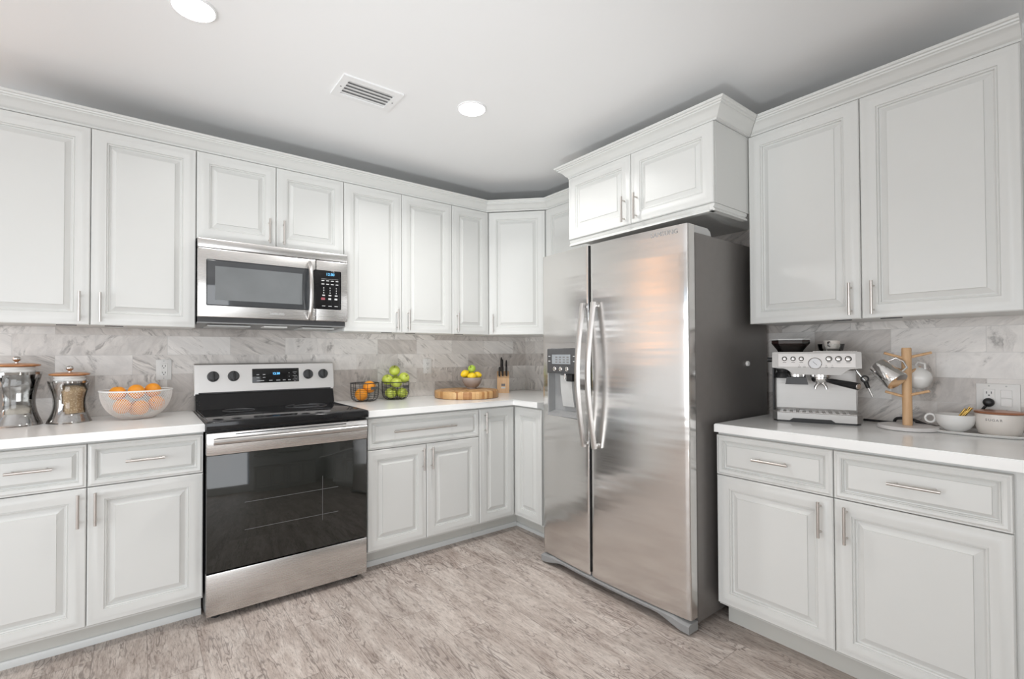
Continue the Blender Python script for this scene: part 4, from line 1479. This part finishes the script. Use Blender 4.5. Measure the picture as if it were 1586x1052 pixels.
def knife(label, u_, s_, L, wd):
    """u_ across the block, s_ 0..1 up the slope, L handle length"""
    base_l = Vector((u_, -0.055 + 0.090 * s_, 0.118 + 0.054 * s_)) + sl_n * 0.0006
    q_ = Vector((0, 0, 1)).rotation_difference(sl_n).to_matrix().to_4x4()
    t = thing('kitchen_knife', label, 'knife', (0, 0, 0), 0, 'black-handled knives in the wooden block')
    t.matrix_world = Matrix.Translation(Vector((KX, KY, ZK))) @ Rk @ Matrix.Translation(base_l) @ q_
    MB().box(-0.0035, 0.0035, -wd * 0.45, wd * 0.45, 0.0, 0.010).build('bolster', MT['chrome'], t)
    m_ = MB()
    rr = []
    for k_ in range(9):
        z = 0.010 + L * k_ / 8
        w_ = wd * (0.50, 0.46, 0.44, 0.45, 0.48, 0.50, 0.52, 0.56, 0.50)[k_]
        h_ = 0.0075 if k_ not in (0, 8) else 0.006
        off = 0.004 * (k_ / 8) ** 3
        rr.append([(h_ * math.cos(2 * PI * i / 12), off + w_ * math.sin(2 * PI * i / 12), z) for i in range(12)])
    h = m_.loops(rr).build('knife_handle', MT['black'], t, 60)
    for z in (0.25, 0.55, 0.8):
        rv = MB().cyl((-0.0080, 0.001, 0.010 + L * z), (0.0080, 0.001, 0.010 + L * z), 0.0022, 8)
        rv.build('rivet', MT['chrome'], h)
    return t


knife('short black-handled knife at the lower left of the wooden block', -0.030, 0.18, 0.078, 0.018)
knife('black-handled knife second from the left in the front row of the block', -0.004, 0.20, 0.082, 0.018)
knife('black-handled knife at the right of the front row of the block', 0.026, 0.22, 0.086, 0.020)
knife('tall black-handled knife in the middle of the back row of the block', -0.006, 0.62, 0.118, 0.024)
knife('tall black-handled knife at the right of the back row of the block', 0.026, 0.64, 0.108, 0.024)
knife('round-ended black sharpening steel handle standing highest in the block', -0.014, 0.88, 0.122, 0.020)

# ------------------------------------------------------------------ espresso machine
ex = thing('espresso_machine', 'stainless steel espresso machine with pressure gauge on the right countertop', 'coffee machine', (-0.360, -2.213, ZK), math.radians(-69.1))
EW, ED, EH = 0.337, 0.262, 0.318
MB().box(0.006, EW - 0.006, 0.130, ED, 0.012, 0.246, 0.004, 2).build('rear_housing', MT['esteel'], ex)
MB().box(-0.002, 0.006, 0.100, ED - 0.004, 0.030, 0.300, 0.002, 1).build('left_side_panel', MT['black'], ex)
MB().box(0.012, EW - 0.012, 0.127, 0.1298, 0.052, 0.234, 0.001, 1).build('splash_panel', MT['esteel'], ex)
# head with a sloping front and a stepped lower edge
hd = MB()
lower = [(0.0, 0.246), (0.046, 0.243), (0.062, 0.236), (0.086, 0.216), (0.262, 0.216), (0.282, 0.234), (0.298, 0.243), (EW, 0.246)]
front = [(x, z) for x, z in lower] + [(EW, EH - 0.004), (EW - 0.004, EH), (0.004, EH), (0.0, EH - 0.004)]


def yf(z):
    return 0.016 + (z - 0.222) * 0.16


hd.loops([[(x, yf(z), z) for x, z in front], [(x, 0.135, z) for x, z in front]])
hd.box(0.006, EW - 0.006, 0.12, ED, 0.2462, EH - 0.002)
hdo = hd.build('head', MT['esteel'], ex, 30)
te = math.atan(0.16)


def fm(x, z):
    return Matrix.Translation((x, yf(z), z)) @ Matrix.Rotation(-te, 4, 'X')


MB().box(-0.146, 0.146, -0.0012, 0.001, -0.0310, 0.0310, 0.0005, 1, mtx=fm(EW / 2 + 0.002, 0.280)).build('control_fascia', MT['lightgrey'] if False else MT['handle'], hdo)
for i, (bx, r_) in enumerate(((0.050, .0105), (0.084, .0105), (0.116, .0105), (0.220, .0125), (0.255, .0125), (0.290, .0125))):
    rg_ = MB().lathe([(r_, 0), (r_, 0.003), (r_ - 0.002, 0.004), (r_ - 0.0025, 0.002)], 24, False, False, mtx=fm(bx, 0.287) @ Matrix.Rotation(PI / 2, 4, 'X')).build('button_ring', MT['darkgrey'], hdo)
    MB().lathe([(r_ - 0.0025, 0.0), (r_ - 0.0025, 0.004), (r_ - 0.005, 0.006), (0.0, 0.0062)], 24, True, False, mtx=fm(bx, 0.287) @ Matrix.Rotation(PI / 2, 4, 'X')).build('button', MT['chrome'], rg_)
gr = MB().lathe([(0.0265, 0.0), (0.0265, 0.005), (0.024, 0.007), (0.0225, 0.005)], 40, False, False, mtx=fm(0.168, 0.266) @ Matrix.Rotation(PI / 2, 4, 'X')).build('gauge_bezel', MT['chrome'], hdo)
MB().lathe([(0.0225, 0.0), (0.0225, 0.0042), (0.0, 0.0042)], 40, True, False, mtx=fm(0.168, 0.266) @ Matrix.Rotation(PI / 2, 4, 'X')).build('gauge_face', MT['gauge'], gr)
MB().box(-0.012, 0.010, -0.0048, -0.0043, -0.0008, 0.0008, mtx=fm(0.168, 0.266) @ Matrix.Rotation(0.8, 4, 'Y')).build('gauge_needle', MT['darkprint'], gr)
q = MB()
for x in (0.050, 0.084, 0.116, 0.220, 0.255, 0.290):
    q.box(-0.007, 0.007, -0.0018, -0.0009, -0.001, 0.001, mtx=fm(x, 0.2705))
for x in (0.108, 0.128, 0.210, 0.232):
    q.lathe([(0.0022, 0), (0.0022, 0.0012), (0, 0.0012)], 8, True, False, mtx=fm(x, 0.258) @ Matrix.Rotation(PI / 2, 4, 'X'))
    q.box(-0.005, 0.005, -0.0018, -0.0009, -0.001, 0.001, mtx=fm(x, 0.250))
q.build('key_print', MT['darkprint'], hdo)
lettering('brand_lettering', 'Breville', 0.0145, MT['print'], hdo, fm(0.168, 0.303) @ Vector((0, -0.0014, 0)), (PI / 2 - te, 0, 0))
# drip tray
dtm = MB()
dtm.loops([[(x, y, z) for x, y in ((0.0, 0.028), (0.020, 0.0), (EW - 0.020, 0.0), (EW, 0.028), (EW, 0.150), (0.0, 0.150))] for z in (0.008, 0.042)])
dto = dtm.build('drip_tray', MT['esteel'], ex, 30)
MB().prism([(0.068, 0.008), (0.082, 0.019), (0.225, 0.019), (0.240, 0.008)], 'y', -0.0012, 0.004).build('tray_grip', MT['black'], dto)
q = MB()
for i in range(11):
    q.box(0.030 + i * 0.0252, 0.042 + i * 0.0252, 0.022, 0.120, 0.0422, 0.0445)
q.box(0.020, EW - 0.020, 0.016, 0.022, 0.0422, 0.0445).box(0.020, EW - 0.020, 0.120, 0.126, 0.0422, 0.0445)
q.build('drip_grid', MT['chrome'], dto)
MB().loops([[(x, y, z) for x, y in ((0.004, 0.032), (0.022, 0.006), (EW - 0.022, 0.006), (EW - 0.004, 0.032), (EW - 0.004, ED), (0.004, ED))] for z in (0.0, 0.0078)]).build('base_plate', MT['black'], ex)
# grind outlet and cradle
MB().lathe([(0.026, 0.238), (0.022, 0.226), (0.034, 0.206), (0.036, 0.198), (0.020, 0.196)], 28, cx=0.040, cy=0.060).build('tamper', MT['black'], ex)
MB().lathe([(0.037, 0.236), (0.037, 0.205), (0.030, 0.203)], 36, cx=0.096, cy=0.072).build('grind_collar', MT['chrome'], ex)
MB().loops([[(0.058, 0.030, 0.203), (0.134, 0.030, 0.203), (0.134, 0.110, 0.203), (0.058, 0.110, 0.203)],
            [(0.052, 0.026, 0.170), (0.142, 0.026, 0.170), (0.136, 0.110, 0.166), (0.058, 0.110, 0.166)]]).build('grind_cradle', MT['darkgrey'], ex, 30)
# group head and portafilter
MB().lathe([(0.036, 0.238), (0.036, 0.222), (0.040, 0.220), (0.040, 0.204), (0.034, 0.202)], 36, cx=0.190, cy=0.072).build('group_head', MT['chrome'], ex)
pf = MB().lathe([(0.036, 0.2015), (0.037, 0.192), (0.030, 0.180), (0.016, 0.176)], 36, cx=0.190, cy=0.072).build('portafilter_basket', MT['chrome'], ex)
for sx in (-1, 1):
    sp_ = MB().tube([(0.190, 0.072, 0.178), (0.190 + sx * 0.012, 0.066, 0.172), (0.190 + sx * 0.020, 0.062, 0.160), (0.190 + sx * 0.021, 0.062, 0.150)], 0.0065, 10)
    sp_.build('twin_spout', MT['chrome'], pf)
hn = MB()
P0, P1 = Vector((0.215, 0.050, 0.190)), Vector((0.318, -0.045, 0.172))
hn.tube([P0, P0.lerp(P1, 0.12), P0.lerp(P1, 0.5), P0.lerp(P1, 0.9), P1], [0.008, 0.011, 0.0135, 0.0155, 0.015], 18)
hno = hn.build('portafilter_handle', MT['black'], pf, 60)
dirp = (P1 - P0).normalized()
MB().tube([P1 + dirp * 0.0002, P1 + dirp * 0.003], [0.0125, 0.0115], 24).build('handle_end_cap', MT['handle'], hno)
# steam wand on the right
sw = MB().tube([(0.318, 0.075, 0.245), (0.328, 0.070, 0.225), (0.345, 0.066, 0.200), (0.352, 0.065, 0.190)], 0.0052, 12).build('steam_wand', MT['chrome'], ex, 60)
MB().tube([(0.352 + 0.0, 0.065, 0.190), (0.362, 0.065, 0.160)], [0.009, 0.0075], 14).build('wand_grip', MT['black'], sw, 60)
rp = []
for i in range(20):
    a_ = 2 * PI * i / 20
    rp.append((0.3495 + 0.0125 * math.cos(a_), 0.056, 0.200 + 0.0125 * math.sin(a_)))
MB().tube(rp, 0.0034, 8, closed=True).build('wand_loop', MT['black'], sw, 60)
MB().tube([(0.362, 0.065, 0.160), (0.377, 0.066, 0.122)], [0.0042, 0.0036], 12).build('wand_tip', MT['chrome'], sw, 60)
# hot water knob on the left side, hopper, cups on the warming tray
MB().tube([(-0.002, 0.075, 0.282), (-0.022, 0.075, 0.282)], 0.011, 18).build('side_knob', MT['black'], ex)
hp = MB()


def oct_ring(x0, x1, y0, y1, z, c_):
    return [(x0 + c_, y0, z), (x1 - c_, y0, z), (x1, y0 + c_, z), (x1, y1 - c_, z), (x1 - c_, y1, z), (x0 + c_, y1, z), (x0, y1 - c_, z), (x0, y0 + c_, z)]


hp.loops([oct_ring(0.022, 0.122, 0.075, 0.175, EH + 0.0005, 0.02), oct_ring(0.018, 0.126, 0.070, 0.180, EH + 0.010, 0.02), oct_ring(-0.004, 0.150, 0.050, 0.205, EH + 0.040, 0.03), oct_ring(-0.004, 0.150, 0.050, 0.205, EH + 0.056, 0.03)], True, False)
hpo = hp.build('bean_hopper', MT['smoke'], ex, 20)
MB().loops([oct_ring(0.026, 0.118, 0.079, 0.171, EH + 0.002, 0.02), oct_ring(0.010, 0.134, 0.064, 0.188, EH + 0.028, 0.025)]).build('coffee_beans', MT['beans'], hpo)
MB().loops([oct_ring(-0.006, 0.152, 0.048, 0.207, EH + 0.0562, 0.03), oct_ring(-0.006, 0.152, 0.048, 0.207, EH + 0.062, 0.03)]).build('hopper_lid', MT['lightgrey'], hpo, 20)
MB().box(0.160, EW - 0.012, 0.060, ED - 0.01, EH + 0.0003, EH + 0.004, 0.001, 1).build('warming_tray', MT['chrome'], ex)
Rx = Matrix.Translation((-0.360, -2.213, ZK)) @ Matrix.Rotation(math.radians(-69.1), 4, 'Z')
p = Rx @ Vector((0.232, 0.120, EH + 0.0043))
g1 = MB().lathe([(0.036, 0.0), (0.046, 0.003), (0.052, 0.026), (0.0525, 0.032), (0.050, 0.032), (0.046, 0.010), (0.034, 0.006), (0.0, 0.005)], 40, True, False).build('glass_dish', MT['glass'], None, 50, p)
tag(g1, 'low clear glass dish on top of the espresso machine', 'dish')
p = Rx @ Vector((0.236, 0.120, EH + 0.0100))
g2 = thing('espresso_cup', 'small pale cup standing in the glass dish on the espresso machine', 'cup', p)
MB().lathe([(0.020, 0.0), (0.024, 0.004), (0.031, 0.030), (0.032, 0.042), (0.030, 0.042), (0.026, 0.012), (0.0, 0.006)], 32, True, False).build('cup_body', MT['warmceramic'], g2, 50)
MB().tube([(-0.030, 0, 0.036), (-0.046, 0, 0.034), (-0.046, 0, 0.018), (-0.028, 0, 0.014)], 0.0034, 10).build('handle', MT['black'], g2, 60)

# ------------------------------------------------------------------ mug tree, pitcher, hanging cup
TX, TY = -0.180, -2.662
tr_ = thing('mug_tree', 'beech wood mug stand with pegs on a round white marble base', 'mug stand', (TX, TY, ZK))
MB().lathe([(0.094, 0.0), (0.099, 0.003), (0.099, 0.013), (0.096, 0.016), (0.0, 0.016)], 64, True, False).build('marble_base', MT['marblebase'], tr_)
MB().lathe([(0.0165, 0.0162), (0.0165, 0.330), (0.0145, 0.334), (0.0, 0.334)], 28, True, False).build('post', MT['beech'], tr_)
VD = Vector((-2.70 - TX, -3.23 - TY)).normalized()       # towards the viewer
VL = Vector((VD.y, -VD.x))                                 # to the viewer's left... turned below
if VL.y < 0:
    VL = -VL                                               # viewer's left is +Y on the right wall


def peg(side, toward, z0, z1, L=0.074):
    d_ = (VL * side + VD * toward).normalized()
    return MB().tube([(d_.x * 0.014, d_.y * 0.014, z0), (d_.x * L, d_.y * L, z1)], [0.0058, 0.0052], 12).build('peg', MT['beech'], tr_, 60)


peg(1, 0.25, 0.292, 0.313)
peg(-1, -0.25, 0.296, 0.314, 0.080)
peg(0.7, -0.7, 0.236, 0.256)
peg(-0.55, -0.8, 0.232, 0.252)
peg(1, 0.3, 0.134, 0.152, 0.072)
peg(-1, 0.3, 0.142, 0.160, 0.072)
# stainless milk pitcher hanging on the left upper peg
pt_pos = Vector((TX, TY, 0)) + Vector((VL.x, VL.y, 0)) * 0.060 + Vector((VD.x, VD.y, 0)) * 0.050
mp_ = thing('milk_pitcher', 'stainless steel milk pitcher hanging tilted on the mug stand', 'pitcher', (0, 0, 0))
axis = (Vector((VL.x, VL.y, 0)) * 0.62 + Vector((VD.x, VD.y, 0)) * -0.35 + Vector((0, 0, 0.62))).normalized()
axis = -axis                                               # local +z points to the base so the mouth looks up and away
qx = Vector((0, 0, 1)).rotation_difference(axis).to_matrix().to_4x4()
mp_.matrix_world = Matrix.Translation((pt_pos.x, pt_pos.y, ZK + 0.228)) @ qx
MB().lathe([(0.034, -0.050), (0.0365, -0.046), (0.040, 0.010), (0.043, 0.044), (0.041, 0.048), (0.0, 0.048)], 44, False, False).build('pitcher_body', MT['chrome'], mp_, 45)
loc_side = qx.inverted() @ Vector((-VL.x, -VL.y, 0.3))
ls = Vector((loc_side.x, loc_side.y, 0)).normalized()
MB().tube([tuple(ls * 0.036 + Vector((0, 0, -0.040))), tuple(ls * 0.066 + Vector((0, 0, -0.034))), tuple(ls * 0.072 + Vector((0, 0, -0.005))), tuple(ls * 0.062 + Vector((0, 0, 0.022))), tuple(ls * 0.041 + Vector((0, 0, 0.024)))], 0.0042, 10).build('handle', MT['chrome'], mp_, 60)
# white cup hanging behind the post
cp_pos = Vector((TX, TY, 0)) - Vector((VL.x, VL.y, 0)) * 0.040 - Vector((VD.x, VD.y, 0)) * 0.060
wc = thing('hanging_cup', 'white cup hanging on the mug stand behind the post', 'cup', (0, 0, 0))
ax2 = (Vector((VL.x, VL.y, 0)) * -0.80 + Vector((VD.x, VD.y, 0)) * 0.35 + Vector((0, 0, -0.30))).normalized()
q2 = Vector((0, 0, 1)).rotation_difference(ax2).to_matrix().to_4x4()
wc.matrix_world = Matrix.Translation((cp_pos.x, cp_pos.y, ZK + 0.206)) @ q2
MB().lathe([(0.0475, -0.045), (0.0480, -0.030), (0.045, 0.0), (0.036, 0.025), (0.022, 0.036), (0.0, 0.036)], 40, False, False).build('cup_body', MT['ceramic'], wc, 50)
ls2 = q2.inverted() @ Vector((0, 0, 1))
ls2 = Vector((ls2.x, ls2.y, 0)).normalized()
MB().tube([tuple(ls2 * 0.046 + Vector((0, 0, -0.030))), tuple(ls2 * 0.064 + Vector((0, 0, -0.026))), tuple(ls2 * 0.064 + Vector((0, 0, -0.002))), tuple(ls2 * 0.043 + Vector((0, 0, 0.006)))], 0.0042, 10).build('handle', MT['ceramic'], wc, 60)

# ------------------------------------------------------------------ power cord
cz = ZK + 0.0050
cord = thing('power_cord', 'black power cord running from the espresso machine behind the mug stand to the socket', 'cord', (0, 0, 0))
path = [(-0.030, -2.470, cz), (-0.034, -2.52, cz), (-0.042, -2.58, cz), (-0.046, -2.66, cz), (-0.048, -2.72, cz), (-0.036, -2.775, cz + 0.010), (-0.030, -2.82, cz + 0.034), (-0.030, -2.856, cz + 0.075), (-0.032, -2.872, cz + 0.098)]


def smooth_path(pts, sub=6):
    out = []
    P = [Vector(p_) for p_ in pts]
    for i in range(len(P) - 1):
        a_, b_, c_, d_ = P[max(i - 1, 0)], P[i], P[i + 1], P[min(i + 2, len(P) - 1)]
        for k_ in range(sub):
            t_ = k_ / sub
            out.append(0.5 * ((2 * b_) + (c_ - a_) * t_ + (2 * a_ - 5 * b_ + 4 * c_ - d_) * t_ ** 2 + (3 * b_ - a_ - 3 * c_ + d_) * t_ ** 3))
    out.append(P[-1])
    return out


MB().tube(smooth_path(path), 0.0048, 10).build('cable', MT['black'], cord, 60)
pg = MB()
pg.lathe([(0.009, 0.0), (0.016, 0.004), (0.0175, 0.011), (0.014, 0.019), (0.007, 0.023)], 24, mtx=Matrix.Translation((-0.0086, -2.878, 1.033)) @ Matrix.Rotation(-PI / 2, 4, 'Y'))
pg.build('plug', MT['black'], cord, 60)
MB().tube(smooth_path([(-0.040, -2.585, cz + .002), (-0.058, -2.60, cz + .022), (-0.060, -2.65, cz + .022), (-0.062, -2.700, cz + .004), (-0.060, -2.722, cz + .002), (-0.055, -2.66, cz + .006)]), [0.006] * 31, 10).build('cord_bundle', MT['black'], cord, 60)

# ------------------------------------------------------------------ tray with cup and sugar jar
YX, YY = -0.128, -2.862
ty = thing('serving_tray', 'oval white tray under the cup and sugar jar at the right end of the counter', 'tray', (YX, YY, ZK), math.radians(4))
rr = []


def oval(rx, ry, z, n=56):
    return [(rx * math.copysign(abs(math.cos(2 * PI * i / n)) ** 0.75, math.cos(2 * PI * i / n)), ry * math.copysign(abs(math.sin(2 * PI * i / n)) ** 0.75, math.sin(2 * PI * i / n)), z) for i in range(n)]


MB().loops([oval(0.074, 0.138, 0.0), oval(0.083, 0.147, 0.002), oval(0.088, 0.152, 0.010), oval(0.085, 0.149, 0.0115), oval(0.080, 0.144, 0.006), oval(0.072, 0.136, 0.004)]).build('tray_body', MT['ceramic'], ty, 50)
UX, UY = YX - 0.012, YY + 0.062
tc_ = thing('tea_cup', 'wide white tea cup with gold stirrers on the white tray', 'cup', (UX, UY, ZK + 0.0043))
MB().lathe([(0.026, 0.0), (0.030, 0.004), (0.044, 0.014), (0.055, 0.032), (0.0595, 0.052), (0.060, 0.066), (0.058, 0.067), (0.0565, 0.060), (0.052, 0.034), (0.040, 0.018), (0.0, 0.010)], 48, True, False).build('cup_body', MT['ceramic'], tc_, 50)
vdl = (Vector((-2.70 - UX, -3.23 - UY))).normalized()
hl = Vector((-vdl.y, vdl.x))
if hl.y < 0:
    hl = -hl
h_pts = []
for i in range(18):
    a_ = 2 * PI * i / 18
    c_ = 0.0735 + 0.0150 * math.cos(a_)
    h_pts.append((hl.x * c_, hl.y * c_, 0.046 + 0.0165 * math.sin(a_)))
MB().tube(h_pts, 0.0042, 10, closed=True).build('handle', MT['ceramic'], tc_, 60)
for i, (a_, c_, dz) in enumerate(((-0.015, 0.000, 0.0), (-0.006, 0.004, 0.004), (0.003, 0.0, -0.003), (0.012, 0.004, 0.002), (-0.010, 0.012, -0.006), (0.001, 0.013, -0.002), (0.009, 0.014, -0.008))):
    p0 = vdl * a_ + hl * (c_ + 0.002)
    p1 = p0 - hl * (0.052 - 0.004 * (i % 3))
    st = MB().tube([(p0.x, p0.y, 0.0165), (p1.x, p1.y, 0.094 + dz)], 0.0025, 8)
    so_ = st.build('stirrer', MT['gold'], None, 60, (UX, UY, ZK + 0.0043))
    tag(so_, 'gold stirrer leaning in the wide white tea cup', 'stirrer', 'gold stirrers in the white tea cup')
SX, SY = YX + 0.012, YY - 0.056
sj = thing('sugar_jar', 'ivory ceramic jar marked SUGAR with a copper-brown lid on the white tray', 'jar', (SX, SY, ZK + 0.0043))
MB().lathe([(0.050, 0.0), (0.057, 0.004), (0.065, 0.030), (0.0670, 0.055), (0.0670, 0.078), (0.064, 0.080), (0.0, 0.080)], 56, True, False).build('jar_body', MT['warmceramic'], sj, 50)
MB().lathe([(0.065, 0.0804), (0.0685, 0.081), (0.0695, 0.084), (0.067, 0.087), (0.060, 0.088), (0.0, 0.088)], 56, True, False).build('jar_lid', MT['copper'], sj, 50)
ang0 = math.atan2(-3.23 - SY, -2.70 - SX)
for i, chx in enumerate('SUGAR'):
    a_ = ang0 - 0.42 + i * 0.150 - 0.10
    rj = 0.0672
    lettering('letter', chx, 0.0125, MT['darkprint'], sj, (rj * math.cos(a_), rj * math.sin(a_), 0.058), (PI / 2, 0, a_ + PI / 2), 0.0004)
